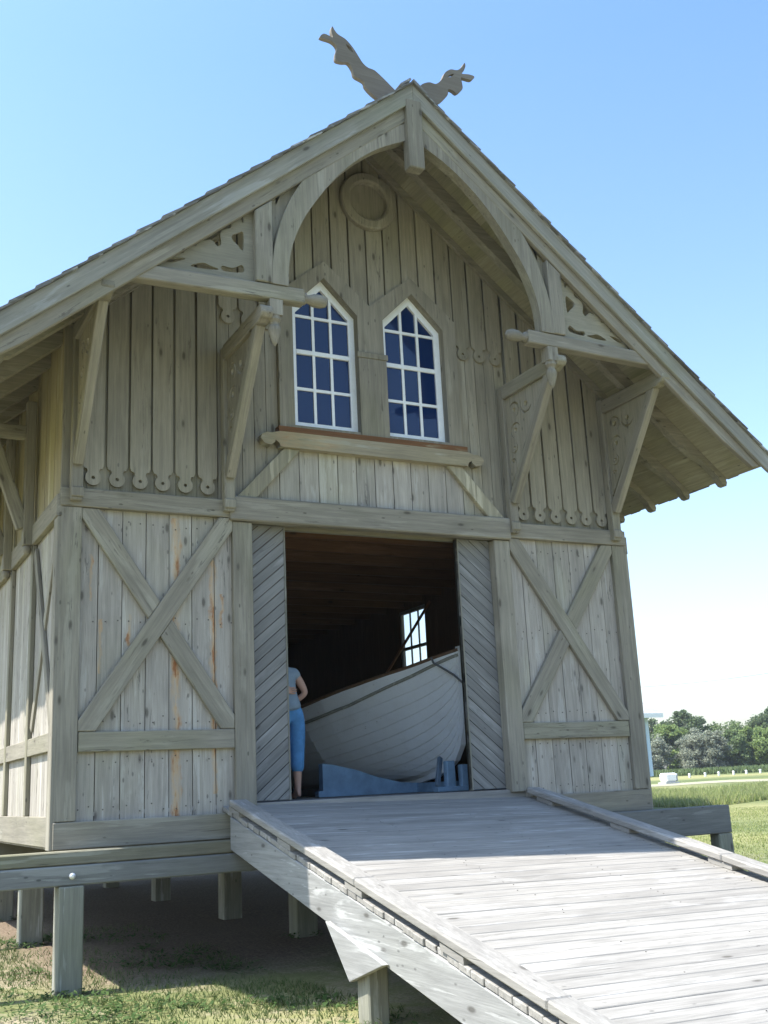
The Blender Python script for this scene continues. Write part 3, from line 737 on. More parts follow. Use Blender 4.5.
# ---- side and back walls
for s in (-1, 1):
    xo = s * 2.965
    m = MB(); wy0, wy1, wz0, wz1 = 4.25, 5.05, 2.85, 3.98
    n = 104; p = (YB - .02) / n
    for i in range(n):
        y0 = .01 + i * p + .003; y1 = .01 + (i + 1) * p - .003; a, c = sorted((xo, xo - s * .03))
        if s > 0 and wy0 < (y0 + y1) / 2 < wy1:
            m.box(a, c, y0, y1, 1.13, wz0); m.box(a, c, y0, y1, wz1, 3.95)
        else: m.box(a, c, y0, y1, 1.13, 3.95)
    m.build('side_siding', W_panel('z'), H)
    m = MB(); a, c = sorted((xo - s * .032, xo - s * .05))
    if s > 0:
        m.box(a, c, .06, wy0, 1.2, 5.5); m.box(a, c, wy1, YB, 1.2, 5.5); m.box(a, c, wy0, wy1, 1.2, wz0); m.box(a, c, wy0, wy1, wz1, 5.5)
    else: m.box(a, c, .06, YB, 1.2, 5.5)
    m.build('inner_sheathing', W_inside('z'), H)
    m = MB()
    n = 76; p = (YB - .02) / n
    for i in range(n):
        y0 = .01 + i * p + .004; y1 = .01 + (i + 1) * p - .004; dx = random.uniform(0, .006)
        a, c = sorted((xo + s * (.012 + dx), xo - s * .03)); m.box(a, c, y0, y1, 4.0 if s > 0 and 4.1 < y0 < 5.1 else 3.952, zt(3.0) - .03)
    m.build('upper_side_boards', wood('warm_board', (.34, .29, .18), 'z', worn=(.42, .38, .28), knots=.3), H)
    a, c = sorted((xo + s * .042, xo + s * .001))
    def mbx(nm, y0, y1, z0, z1, ax, e=0):
        q0, q1 = sorted((xo + s * (.042 + e), xo + s * .001)); mm = MB(); mm.box(q0, q1, y0, y1, z0, z1); return mm.build(nm, W_frame(ax), H, .005)
    mbx('corner_post', -.048, .10, 1.13, 3.80, 'z', .003)
    for (q0_, q1_) in (((-.05, 4.2), (5.1, YB)) if s > 0 else ((-.05, YB),)): mbx('side_belt_rail', q0_, q1_, 3.802, 3.99, 'y', .012)
    mbx('side_sill_board', .102, YB, 1.15, 1.385, 'y')
    ys = [.10, 1.15, 2.35, 3.55, 4.75, 5.95, 7.15, 8.35, 9.55, 10.7, YB]
    if s > 0: ys.remove(4.75)
    for i, y in enumerate(ys[1:-1]): mbx('side_post', y - .05, y + .05, 1.387, 3.80, 'z')
    for y0, y1 in zip(ys[:-1], ys[1:]):
        mbx('side_rail', y0 + .052 if y0 > .2 else .102, y1 - .052, 1.89, 2.04, 'y', -.005)
    for (p0, p1, e) in (((.13, 2.12), (1.07, 3.73), .018), ((.13, 3.73), (1.07, 2.12), .006)):
        bar('cross_brace', (xo + s * e, p0[0], p0[1]), (xo + s * e, p1[0], p1[1]), .095, .03, W_frame('x'), H, normal=(s, 0, 0), bevel=.004)
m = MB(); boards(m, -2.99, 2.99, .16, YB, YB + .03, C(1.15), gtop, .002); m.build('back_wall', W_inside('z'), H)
# ---- floor, ceiling
m = MB(); m.box(-1.475, 1.475, -.010, .058, 1.135, 1.4045); m.build('threshold', W_deck('x'), H)
m = MB(); y = .0
while y < YB - .01: m.box(-2.94, 2.94, y + .002, y + .138, 1.375, FL - .004); y += .14
m.build('floor_planks', wood('floor_wood', (.27, .26, .25), 'x', knots=.3), H)
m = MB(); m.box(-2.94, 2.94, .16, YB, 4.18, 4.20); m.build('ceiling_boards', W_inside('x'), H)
m = MB(); m.box(-2.94, 2.94, -.02, .02, 0, .16); pj = m.build('ceiling_joist', W_inside('x'), H); pj.location = (0, .5, 4.018)
for i in range(1, 20): dup(pj, loc=(0, .5 + i * .55, 4.018))
# interior window (right wall)
w = thing_part('side_window', H)
m = MB()
for (y0, y1, z0, z1) in ((4.25, 4.30, 2.85, 3.98), (5.0, 5.05, 2.85, 3.98), (4.30, 5.0, 2.85, 2.90), (4.30, 5.0, 3.93, 3.98), (4.30, 5.0, 3.40, 3.44)): m.box(2.93, 2.975, y0, y1, z0, z1)
for yy in (4.53, 4.77): m.box(2.945, 2.965, yy - .011, yy + .011, 2.9, 3.93)
m.build('sash', wood('old_sash', (.35, .34, .32), 'z', knots=0), w)
gl, ntg, bg_ = newmat('clear_glass'); gg = N(ntg); outn = [n for n in ntg.nodes if n.type == 'OUTPUT_MATERIAL'][0]
tr = gg.n('ShaderNodeBsdfTransparent'); gs = gg.n('ShaderNodeBsdfGlossy'); gs.inputs['Roughness'].default_value = .02; fr = gg.n('ShaderNodeFresnel')
mx = gg.n('ShaderNodeMixShader'); gg.l(fr.outputs[0], mx.inputs[0]); gg.l(tr.outputs[0], mx.inputs[1]); gg.l(gs.outputs[0], mx.inputs[2]); gg.l(mx.outputs[0], outn.inputs[0])
m = MB(); m.add([(2.955, 4.30, 2.9), (2.955, 5.0, 2.9), (2.955, 5.0, 3.93), (2.955, 4.30, 3.93)], [(0, 1, 2, 3)]); m.build('pane', gl, w)
fr.inputs[0].default_value = 1.12
# ---- sliding doors of diagonal boards
def door(s):
    x0, x1 = (-2.2, -.935) if s < 0 else (.922, 2.2)
    o = thing_part('sliding_door', H)
    m = MB(); z0, z1 = FL + .012, 3.87; wdt = .085
    c = -2.2
    k = -40
    # diagonal boards clipped to the leaf rectangle; rises away from the opening edge
    step = wdt / math.cos(R(40)); t = math.tan(R(40))
    def bd(b0, b1):
        f = (lambda x: (x - x0) * t) if s < 0 else (lambda x: (x1 - x) * t)
        poly = [Vector((x0, f(x0) + b0)), Vector((x1, f(x1) + b0)), Vector((x1, f(x1) + b1)), Vector((x0, f(x0) + b1))]
        for sg, v in ((1, z1), (-1, z0)):
            outp = []
            for i in range(len(poly)):
                a, b = poly[i], poly[(i + 1) % len(poly)]; fa, fb = sg * (a[1] - v), sg * (b[1] - v)
                if fa <= 0: outp.append(a)
                if (fa < 0 < fb) or (fb < 0 < fa): outp.append(a + (b - a) * (fa / (fa - fb)))
            poly = outp
        return poly
    b = z0 - 1.4
    ang = math.atan(t) * (1 if s < 0 else -1); d = Vector((math.cos(ang), math.sin(ang)))
    while b < z1:
        pl = bd(b + .005, b + step - .004)
        if len(pl) > 2:
            pl = [((p).dot(d), (p).dot(Vector((-d.y, d.x)))) for p in pl]
            m.prism(pl, .064 + random.uniform(0, .005), .1)
        b += step
    ob = m.build('diagonal_boards', wood('door_wood', (.235, .232, .220), 'x', worn=(.31, .31, .30), wornamt=.35, var=.14, knots=.5, green=.0, contrast=1., bump=.6), o)
    ob.matrix_local = Matrix(((d.x, 0, -d.y, 0), (0, 1, 0, 0), (d.y, 0, d.x, 0), (0, 0, 0, 1)))
    m = MB(); m.box(x0, x1, .102, .13, z0, z1); m.build('door_backing', W_inside('z'), o)
    e = x1 if s < 0 else x0
    m = MB(); m.box(min(e, e + s * .014), max(e, e + s * .014), .056, .135, z0 - .008, z1); m.build('edge_strip', wood('edge_wood', (.27, .26, .22), 'z', knots=0), o, .004)
door(-1); door(1)

# ---- foundation
m = MB(); m.box(-3.9, 1.6, -.20, -.07, 1.025, 1.128); m.build('rim_beam', W_beam('x'), H, .01)
m = MB(); m.box(-3.9, 1.6, -.215, -.06, .875, 1.022); ob = m.build('girder', wood('grey_beam', (.205, .205, .19), 'x', worn=(.27, .27, .25), knots=.7), H, .01)
m = MB(); m.box(1.605, 3.89, -.21, -.06, .855, 1.135); m.build('girder', wood('grey_beam', (.23, .23, .20), 'x'), H, .01)
m = MB(); m.box(3.70, 3.888, -.21, -.065, .0, .852); m.build('foundation_post', W_pile('z'), H, .01)
m = MB(); m.box(-3.888, -3.57, -.21, -.065, .10, .862); m.build('foundation_post', W_pile('z'), H, .01)
m = MB(); m.lathe([(.024, 0), (.024, .012), (.012, .02), (.001, .021)], Matrix(((1, 0, 0, -2.86), (0, 0, -1, -.215), (0, 1, 0, .945), (0, 0, 0, 1))), 12); m.build('bolt', plain('galvanised', (.75, .75, .75), .4, .1, 20, metallic=.6), H)
for yy in (2.9, 5.8, 8.7, 11.2):
    m = MB(); m.box(-3.9, 3.9, yy - .07, yy + .07, .90, 1.125); m.build('girder', W_beam('x'), H)
m = MB()
for i in range(15):
    x = -2.8 + i * .4; m.box(x - .025, x + .025, .06, YB, 1.13, 1.374)
m.build('floor_joists', W_beam('y'), H)
m = MB(); m.box(-.11, .11, -.11, .11, 0, 1); 
def post(x, y, top=.865, w=.11):
    m = MB(); m.box(x - w, x + w, y - w, y + w, 0, top); m.build('foundation_post', W_pile('z'), H, .01)
post(-2.865, -.14, .872, .095); post(2.865, -.14, .852, .095)
for y in (2.9, 5.8, 8.7, 11.2):
    for x in (-2.62 if y < 5 else -2.45, -.2, 2.62): post(x, y + (.9 if x == -.2 else 0), .9)
post(-.25, 1.5, 1.12); post(2.6, 1.5, 1.12)

# ================================================================== RAMP
RP = thing('boat_ramp', 'bleached plank boat ramp with low kerb rails sloping down from the doors', 'ramp', (0, -.22, 1.2))
def ramp_child(o):
    if not o.data.get('tilt'):
        for v in o.data.vertices: v.co.z -= .022 * (v.co.x + 1.6)
        o.data['tilt'] = 1
    o.parent = RP; o.matrix_parent_inverse = Matrix.Translation((0, .22, -1.2)); return o
K = .216
def rz(y): return 1.40 + K * y
m = MB(); y = -.012; rw = random.Random(3)
while y > -5.95:
    w = .121; y1 = y - w + .0045
    e0, e1 = -1.585 - rw.uniform(0, .02), 1.585 + rw.uniform(0, .02); dz = rw.uniform(-.0015, .0015)
    m.xprism([(y, rz(y) + dz), (y, rz(y) - .038), (y1, rz(y1) - .038), (y1, rz(y1) + dz)], e0, e1); y -= w
ramp_child(m.build('deck_planks', W_deck('x'), None, .004))
m = MB(); y = -.012; rn_ = random.Random(5)
while y > -5.95:
    for xr in (-1.40, -.47, .46, 1.40):
        for q in (.03, .088):
            if rn_.random() < .5: continue
            yy = y - q + rn_.uniform(-.008, .008); xx = xr + rn_.uniform(-.035, .035); r_ = .003
            m.prism([(xx + r_ * math.cos(t), 0) for t in (0,)] * 0 or [(xx - r_, rz(yy) + .0005), (xx + r_, rz(yy) + .0005), (xx + r_, rz(yy) + .0035), (xx - r_, rz(yy) + .0035)], yy - r_, yy + r_)
    y -= .121
o = m.build('nail_heads', plain('nail_iron', (.09, .075, .065), .7, .4, 60), None); o['kind'] = 'stuff'; ramp_child(o)
for s in (-1, 1):
    a, c = sorted((s * 1.60, s * 1.53)); yb = -.225; ye = -5.9
    m = MB(); m.xprism([(yb, rz(yb) - .042), (yb, rz(yb) - .30), (-5.0, rz(-5.0) - .30), (ye, rz(ye) - .11), (ye, rz(ye) - .042)], a, c)
    o = m.build('stringer', wood('stringer_wood', (.31, .31, .30), 'y', worn=(.40, .40, .39), wornamt=.5, knots=.5, green=.02), None, .006); ramp_child(o)
    a, c = sorted((s * 1.527, s * 1.466)); m = MB(); m.xprism([(-.23, rz(-.23) - .045), (-.23, rz(-.23) - .2), (-5.7, rz(-5.7) - .12), (-5.9, rz(-5.9) - .05)], a, c)
    ramp_child(m.build('ledger', W_beam('y'), None))
    # kerb rail on blocks
    a, c = sorted((s * 1.61, s * 1.455)); segs = [(-.06 if s > 0 else -.232, -2.55), (-2.553, -4.55), (-4.553, -5.9)]
    for (p, q) in segs:
        m = MB(); m.xprism([(p, rz(p) + .042), (q, rz(q) + .042), (q, rz(q) + .098), (p, rz(p) + .098)], a, c)
        ramp_child(m.build('kerb_rail', W_deck('y'), None, .01))
    yy = -1.38
    for yy in (-.32, -1.38, -2.52, -3.70, -4.75, -5.75):
        m = MB(); a2, c2 = sorted((s * 1.602, s * 1.468)); m.xprism([(yy + .12, rz(yy + .12) + .003), (yy - .12, rz(yy - .12) + .003), (yy - .12, rz(yy - .12) + .040), (yy + .12, rz(yy + .12) + .040)], a2, c2)
        ramp_child(m.build('kerb_block', W_deck('y'), None))
    for yy in (-2.70,):
        a, c = sorted((s * 1.60, s * 1.40)); m = MB(); m.box(min(s * 1.59, s * 1.45), max(s * 1.59, s * 1.45), -2.66, -2.50, 0.0, rz(-2.66) - .31)
        ramp_child(m.build('ramp_post', W_pile('z'), None, .01))
        a, c = sorted((s * 1.602, s * 1.642)); m = MB(); m.xprism([(-2.16, rz(-2.16) - .27), (-2.98, rz(-2.98) - .27), (-2.50, .335)], a, c)
        ramp_child(m.build('gusset', wood('stringer_wood', (.40, .385, .35), 'y'), None, .004))
for yy in (-1.3, -2.7, -4.2):
    m = MB(); m.box(-1.464, 1.464, yy - .05, yy + .05, rz(yy) - .24, rz(yy) - .055); ramp_child(m.build('cross_beam', W_beam('x'), None))

# ================================================================== LIFEBOAT
BX, BY = 1.5, 1.07
BT = thing('lifeboat', 'white clinker-built wooden lifeboat standing bow first in the doorway', 'boat', (BX, BY, 1.5))
Lb = 7.6
def interp(x, xp, fp): return float(np.interp(x, xp, fp))
sb_s = [0, .12, .3, .51, .75, 1.07, 1.4, 1.77, 2.3, 3.2, 4.2, 5.2, 6.0, 6.7, 7.2, 7.6]
sb_b = [.02, .12, .24, .37, .53, .71, .88, 1.02, 1.12, 1.17, 1.15, 1.05, .85, .56, .28, .02]
sz_s = [0, .5, 1.07, 1.77, 2.6, 3.8, 5.0, 6.2, 7.2, 7.6]
sz_z = [2.89, 2.755, 2.625, 2.47, 2.34, 2.27, 2.32, 2.5, 2.75, 2.88]
# centreline (stem / keel) height along the boat
def zk(s):
    e = min(s, Lb - s)
    return interp(e, [0, .005, .03, .10, .22, .42, .66, 1.0, 1.5, 2.6], [2.80, 2.3, 2.08, 1.90, 1.76, 1.66, 1.60, 1.555, 1.53, 1.515])
stn = [0, .03, .08, .15, .25, .4, .55, .75, 1.0, 1.3, 1.6, 2.0, 2.5, 3.1, 3.8, 4.5, 5.1, 5.6, 6.0, 6.3, 6.6, 6.85, 7.05, 7.2, 7.35, 7.45, 7.52, 7.57, 7.6]
NS = 11
def hull_pt(s, t, off):
    b = interp(s, sb_s, sb_b); zs = interp(s, sz_s, sz_z); z0 = zk(s)
    e = min(s, Lb - s); full = min(1, e / 2.0)
    pw = 1.25 - .70 * full        # V sections at the ends, round bilge amidships
    x = b * (t ** pw) * (1 - .0 * t); zz = z0 + (zs - z0) * (t ** (1.0 + .75 * full))
    if t > .6: x -= 0
    return x + off, zz
m = MB()
for side in (-1, 1):
    base = len(m.v); rows = []
    for j in range(NS):
        for (t, off) in ((j / NS, .012 if j else 0), ((j + 1) / NS, .0)):
            row = []
            for s_ in stn:
                x, z = hull_pt(s_, t, off); row.append((side * x, s_, z))
            rows.append(row)
    n = len(stn); allv = [p for r_ in rows for p in r_]; fs = []
    for r_ in range(len(rows) - 1):
        for i in range(n - 1):
            q = (r_ * n + i, r_ * n + i + 1, (r_ + 1) * n + i + 1, (r_ + 1) * n + i)
            fs.append(q if side < 0 else q[::-1])
    m.add([(x, y, z - 1.5) for x, y, z in allv], fs)
boatpaint, ntb, bb_ = newmat('boat_paint'); g = N(ntb); tcb = g.n('ShaderNodeTexCoord')
nz = g.noise(tcb.outputs['Object'], 3, 6, .7); nf = g.noise(tcb.outputs['Object'], 26, 4, .7)
cb = g.mix(g.maprange(nz, .45, .75), (.86, .89, .90), (.78, .80, .80)); cb = g.mix(g.maprange(nf, .66, .74), cb, (.33, .31, .27))
g.l(cb, bb_.inputs['Base Color']); bb_.inputs['Roughness'].default_value = .42
o = m.build('hull', boatpaint, BT); so_ = o.modifiers.new('t', 'SOLIDIFY'); so_.thickness = .018; so_.offset = 0
# stem, keel, sternpost
prof = []
for s_ in [0, .005, .03, .10, .22, .42, .66, 1.0, 1.5, 2.6, 3.8, 5.0, 6.1, 6.6, 6.94, 7.18, 7.38, 7.5, 7.57, 7.595, 7.6]: prof.append((s_, zk(s_)))
c = []
for i, (a, b) in enumerate(prof):
    p, q = prof[max(0, i - 1)], prof[min(len(prof) - 1, i + 1)]; d = Vector((q[0] - p[0], q[1] - p[1])).normalized(); c.append((a + d.y * .045, b - d.x * .045))
c[0] = (-.05, 2.93); prof2 = [(.05, 2.93)] + [(a + .01, b + .02) for a, b in prof[1:-1]] + [(7.55, 2.93)]; c[-1] = (7.65, 2.93)
m = MB()
for i in range(len(c) - 1):
    m.xprism([(c[i][0], c[i][1] - 1.5), (c[i + 1][0], c[i + 1][1] - 1.5), (prof2[i + 1][0], prof2[i + 1][1] - 1.5), (prof2[i][0], prof2[i][1] - 1.5)], -.03, .03)
m.build('stem_and_keel', boatpaint, BT)
def strake(name, off_z, r, mat, out=.02, closed=True):
    for side in (-1, 1):
        m = MB(); ring = []
        for s_ in np.concatenate([np.linspace(0, 2, 40), np.linspace(2.1, Lb - 2, 30), np.linspace(Lb - 1.9, Lb, 30)]):
            b = interp(s_, sb_s, sb_b); z = interp(s_, sz_s, sz_z) + off_z * min(1, .3 + .55 * min(s_, Lb - s_))
            zs = interp(s_, sz_s, sz_z); z0 = zk(s_); e = min(s_, Lb - s_); full = min(1, e / 2)
            t = max(.05, (max(0.02, (z - z0)) / (zs - z0))) ** (1 / (1 + .75 * full)); t = min(t, 1)
            x = b * t ** (1.25 - .7 * full) + out; p = Vector((side * x, s_, z - 1.5))
            ring.append(p)
        n = 8; vs = []
        for i, p in enumerate(ring):
            d = (ring[min(i + 1, len(ring) - 1)] - ring[max(i - 1, 0)]).normalized(); u = d.cross(Vector((0, 0, 1))).normalized(); w_ = u.cross(d)
            vs += [p + (u * math.cos(2 * math.pi * k / n) + w_ * math.sin(2 * math.pi * k / n)) * r for k in range(n)]
        m.add(vs, [(i * n + k, i * n + (k + 1) % n, (i + 1) * n + (k + 1) % n, (i + 1) * n + k) for i in range(len(ring) - 1) for k in range(n)])
        m.build(name, mat, BT, smooth=True)
strake('gunwale', .008, .02, plain('gunwale_wood', (.16, .09, .05), .5, .3, 20), .003)
strake('rub_rail', -.175, .019, wood('rope_rail', (.46, .46, .40), 'y', knots=0), .018)
m = MB(); m.box(-.9, .9, 2.6, 2.85, .78, .82); m.box(-1.05, 1.05, 4.0, 4.25, .72, .76); m.box(-.6, .6, 1.2, 1.42, .98, 1.02); m.build('thwarts', plain('varnished_wood', (.22, .09, .035)), BT)
pts = [(-.24, .22, 1.33), (-.235, .19, 1.27), (-.17, .10, 1.20), (-.10, .0, 1.12), (-.03, -.06, 1.03)]
m = MB()
for p, q in zip(pts[:-1], pts[1:]): m.tube(p, q, .012, .012, 6)
m.build('bow_rope', plain('rope', (.16, .17, .18), .8), BT)
# cradle
CR = thing('boat_cradle', 'blue painted wooden cradle chocks under the bow of the white boat', 'boat cradle', (1.5, 1.7, FL))
blue = plain('cradle_blue', (.17, .28, .40), .6, .25, 9)
lp = [(-1.47, -.0), (1.47, 0), (1.47, .31), (1.30, .325), (1.02, .26), (.78, .18), (.5, .115), (.2, .095), (-.2, .095), (-.5, .115), (-.78, .18), (-1.02, .26), (-1.30, .325), (-1.42, .34), (-1.42, .06), (-1.47, .06)]
o = flat('bow_chock', [[(x, z + .002) for x, z in lp]], -.05, .05, blue, CR, .008)
m = MB(); m.box(-.50, -.40, -1.05, -.97, .002, .30); m.box(-.33, -.24, -1.05, -.97, .002, .26); m.build('upright', blue, CR, .01)
m = MB(); m.box(-.62, -.1, -1.06, -.96, 0.0, .05); m.build('foot_beam', blue, CR, .006)
bar('brace', (-.58, -.98, .06), (-.40, -.75, .34), .05, .04, plain('cradle_dark', (.12, .17, .22), .6), CR)
m = MB(); m.box(-.30, -.18, -.9, 3.5, .002, .10); m.box(.18, .30, -.9, 3.5, .002, .10); m.build('skids', blue, CR)
# pole leaning in front of the window
t = MB(); t.tube((0, 0, 0), (.35, -.95, 1.05), .02, .02, 8)
PL = t.build('leaning_pole', plain('varnished_wood', (.22, .09, .035))); PL.location = (2.45, 4.85, 3.05 - .15); tag(PL, 'thin dark pole slanting across the small window behind the boat', 'pole')

# ================================================================== PERSON
PE = thing('person', 'person in blue capri trousers and grey top half hidden behind the left door', 'person', (-.525, 1.05, FL - .004))
def skin(name, joints, edges, mat, parent, levels=2):
    me = bpy.data.meshes.new(name); ks = list(joints); idx = {k: i for i, k in enumerate(ks)}
    me.from_pydata([joints[k][0] for k in ks], [(idx[a], idx[b]) for a, b in edges], [])
    o = bpy.data.objects.new(name, me); COL.objects.link(o); o.parent = parent
    sk = o.modifiers.new('skin', 'SKIN'); 
    if not me.skin_vertices: 
        pass
    for i, k in enumerate(ks):
        r = joints[k][1]; r = (r, r) if isinstance(r, (int, float)) else r
        me.skin_vertices[0].data[i].radius = r; me.skin_vertices[0].data[i].use_root = (i == 0)
    sk.use_smooth_shade = True; sk.branch_smoothing = .5
    ss = o.modifiers.new('sub', 'SUBSURF'); ss.levels = levels; ss.render_levels = levels
    # freeze to a mesh
    dg = bpy.context.evaluated_depsgraph_get(); dg.update()
    ev = o.evaluated_get(dg); nm = bpy.data.meshes.new_from_object(ev); o.modifiers.clear(); o.data = nm; nm.name = name
    nm.materials.clear(); nm.materials.append(mat)
    nm.polygons.foreach_set('use_smooth', [True] * len(nm.polygons))
    return o
J = dict(pelvis=((0, 0, .84), (.13, .10)), waist=((-.03, 0, 1.0), (.115, .09)), chest=((-.08, 0, 1.16), (.135, .10)), neck=((-.135, .0, 1.315), .048), head=((-.165, .0, 1.42), (.07, .08)), crown=((-.18, .0, 1.51), (.062, .07)),
         nose=((-.17, .095, 1.43), .016),
         shr=((.06, 0, 1.235), .052), elr=((.165, -.04, 1.02), .036), wrr=((.06, .05, .93), .024), hdr=((.03, .09, .90), .028),
         shl=((-.235, 0, 1.22), .052), ell=((-.30, -.09, .98), .036), wrl=((-.13, -.125, 1.01), .024), hdl=((-.06, -.13, 1.03), .028),
         hipr=((.075, 0, .80), .09), knr=((.07, .01, .45), .056), anr=((.065, -.01, .075), .034), toer=((.08, .14, .028), .028), heelr=((.065, -.045, .03), .026),
         hipl=((-.09, 0, .80), .09), knl=((-.095, .03, .45), .056), anl=((-.10, .06, .075), .034), toel=((-.11, .21, .028), .028), heell=((-.1, .02, .03), .026))
E_ = [('pelvis', 'waist'), ('waist', 'chest'), ('chest', 'neck'), ('neck', 'head'), ('head', 'crown'), ('head', 'nose'), ('chest', 'shr'), ('shr', 'elr'), ('elr', 'wrr'), ('wrr', 'hdr'),
      ('chest', 'shl'), ('shl', 'ell'), ('ell', 'wrl'), ('wrl', 'hdl'), ('pelvis', 'hipr'), ('hipr', 'knr'), ('knr', 'anr'), ('anr', 'toer'), ('anr', 'heelr'), ('pelvis', 'hipl'), ('hipl', 'knl'), ('knl', 'anl'), ('anl', 'toel'), ('anl', 'heell')]
for sfx, hd, dr in (('r', 'hdr', Vector((-.55, .8, -.2))), ('l', 'hdl', Vector((.95, .0, .2)))):
    h0 = Vector(J[hd][0]); dr.normalize(); up = dr.cross(Vector((0, 0, 1))).normalized(); up = up.cross(dr)
    for k in range(4):
        o_ = up * (.027 - .018 * k); ln = (.062, .072, .068, .052)[k]
        a = h0 + o_ + dr * .03; b_ = a + dr * ln * .55 ; c_ = b_ + dr * ln * .4 + Vector((0, .012, -.008))
        J['f%s%da' % (sfx, k)] = (tuple(a), .009); J['f%s%db' % (sfx, k)] = (tuple(c_), .007)
        E_ += [(hd, 'f%s%da' % (sfx, k)), ('f%s%da' % (sfx, k), 'f%s%db' % (sfx, k))]
    a = h0 + up * .05 + dr * .02; J['th' + sfx] = (tuple(a), .009); E_.append((hd, 'th' + sfx))
skin_m = plain('skin', (.50, .30, .22), .6, .05)
skin('body', J, E_, skin_m, PE, 2)
denim = plain('blue_cotton', (.09, .26, .50), .85, .2, 14); grey = plain('grey_shirt', (.24, .31, .37), .85, .15, 12)
T = {'pelvis': ((0, 0, .86), (.15, .12)), 'w': ((-.02, 0, .96), (.13, .105))}
for s_, hx in (('r', .075), ('l', -.09)):
    T['h' + s_] = ((hx, 0, .78), (.105, .11)); T['k' + s_] = ((hx - .0, .015, .47), .079); T['c' + s_] = ((hx - .005, .0 if s_ == 'r' else .04, .24), .066)
skin('trousers', T, [('pelvis', 'w'), ('pelvis', 'hr'), ('hr', 'kr'), ('kr', 'cr'), ('pelvis', 'hl'), ('hl', 'kl'), ('kl', 'cl')], denim, PE)
S_ = {'chest': ((-.08, 0, 1.16), (.155, .118)), 'w': ((-.03, 0, 1.0), (.142, .115)), 'h': ((-.01, 0, .90), (.158, .13)), 'hh': ((0, 0, .83), (.158, .13)), 'n': ((-.12, 0, 1.26), (.075, .07)),
      'sr': ((.06, 0, 1.235), .068), 'er': ((.10, -.015, 1.15), .062), 'sl': ((-.235, 0, 1.22), .068), 'el': ((-.265, -.035, 1.12), .062)}
skin('shirt', S_, [('chest', 'w'), ('w', 'h'), ('h', 'hh'), ('chest', 'n'), ('chest', 'sr'), ('sr', 'er'), ('chest', 'sl'), ('sl', 'el')], grey, PE)
skin('hair', {'a': ((-.17, -.03, 1.47), (.085, .085)), 'b': ((-.18, -.015, 1.54), (.07, .075)), 'c': ((-.155, -.055, 1.38), (.06, .05))}, [('a', 'b'), ('a', 'c')], plain('brown_hair', (.07, .045, .03), .7, .4, 30), PE)
for sx in (-.03, .03):
    m = MB(); m.lathe([(.001, -.009), (.007, -.006), (.009, 0), (.007, .006), (.001, .009)], Matrix.Translation((-.168 + sx, .077, 1.455)), 8); m.build('eye', plain('eye_dark', (.03, .02, .02)), PE, smooth=True)
m = MB(); m.lathe([(.001, -.004), (.018, -.002), (.018, .002), (.001, .004)], Matrix.Translation((-.166, .078, 1.385)), 8); m.build('mouth', plain('lips', (.4, .15, .13)), PE)

# ================================================================== BACKGROUND
def at(px_ang, d): a = R(px_ang); return CX + d * math.sin(a), CY + d * math.cos(a)
# white neighbouring house on piles
hx1, hy0 = 22.93, 23.0
WH = thing('white_house', 'pale blue-white clapboard house just behind the right corner of the boathouse', 'house', (hx1 - 4, hy0 + 4, G0))
def hb(nm, mb, mat): o = mb.build(nm, mat); o.parent = WH; o.matrix_parent_inverse = Matrix.Translation((-(hx1 - 4), -(hy0 + 4), -G0)); return o
m = MB(); z = 1.35
while z < 3.5: m.box(hx1 - 8, hx1 - random.uniform(0, .004), hy0, hy0 + 8, z, z + .148); z += .15
hb('clapboard_wall', m, plain('clapboard', (.50, .62, .74), .6, .05, 3))
m = MB(); m.box(hx1 - 7.9, hx1 - .08, hy0 + .08, hy0 + 7.9, 0, 1.34); hb('foundation', m, plain('foundation_grey', (.26, .25, .23), .9, .3, 3))
m = MB(); m.box(hx1 - .12, hx1 + .02, hy0 - .02, hy0 + .1, 1.36, 3.5); hb('corner_board', m, plain('clapboard', (.62, .72, .80)))
m = MB(); m.xprism([(hy0 - .45, 3.48), (hy0 - .45, 3.60), (hy0 + 4, 5.8), (hy0 + 8.45, 3.60), (hy0 + 8.45, 3.48), (hy0 + 4, 5.65)], hx1 - 8.4, hx1 + .4); hb('roof', m, plain('grey_shingle', (.30, .31, .31), .9, .3, 6))
m = MB(); m.box(hx1 - 8.38, hx1 + .38, hy0 - .47, hy0 - .452, 3.46, 3.62); hb('fascia', m, white)
m = MB(); m.xprism([(hy0 + .1, 3.5), (hy0 + 7.9, 3.5), (hy0 + 4, 5.6)], hx1 - .1, hx1 - .02); hb('gable', m, plain('clapboard', (.62, .72, .80)))
for k in range(3):
    xw = hx1 - 6.8 + k * 2.2
    m = MB(); m.box(xw - .42, xw + .42, hy0 - .03, hy0 - .002, 1.95, 3.15); w_ = hb('window', m, white)
    m = MB()
    for i in range(2):
        for j in range(2): m.box(xw - .34 + i * .36, xw - .02 + i * .36, hy0 - .034, hy0 - .031, 2.03 + j * .54, 2.52 + j * .54)
    p_ = m.build('pane', gm_); p_.parent = w_
# white tank-like box
x, y = at(41.55, 78)
ub = thing('utility_box', 'low white rounded box on the far lawn beside the pale house', 'utility box', (x, y, gz(x, y)))
wm = plain('bright_white', (.8, .8, .78), .5, .08)
m = MB(); m.box(-.6, .45, -.35, .35, .12, .72); o = m.build('cabinet', wm, ub, .12)
m = MB(); m.box(.46, .50, -.30, .30, .16, .66); m.build('end_door', plain('box_grey', (.35, .38, .42), .5), ub, .01)
m = MB(); m.box(-.66, .54, -.4, .4, 0, .12); m.build('base_slab', plain('concrete', (.5, .49, .46), .9), ub)
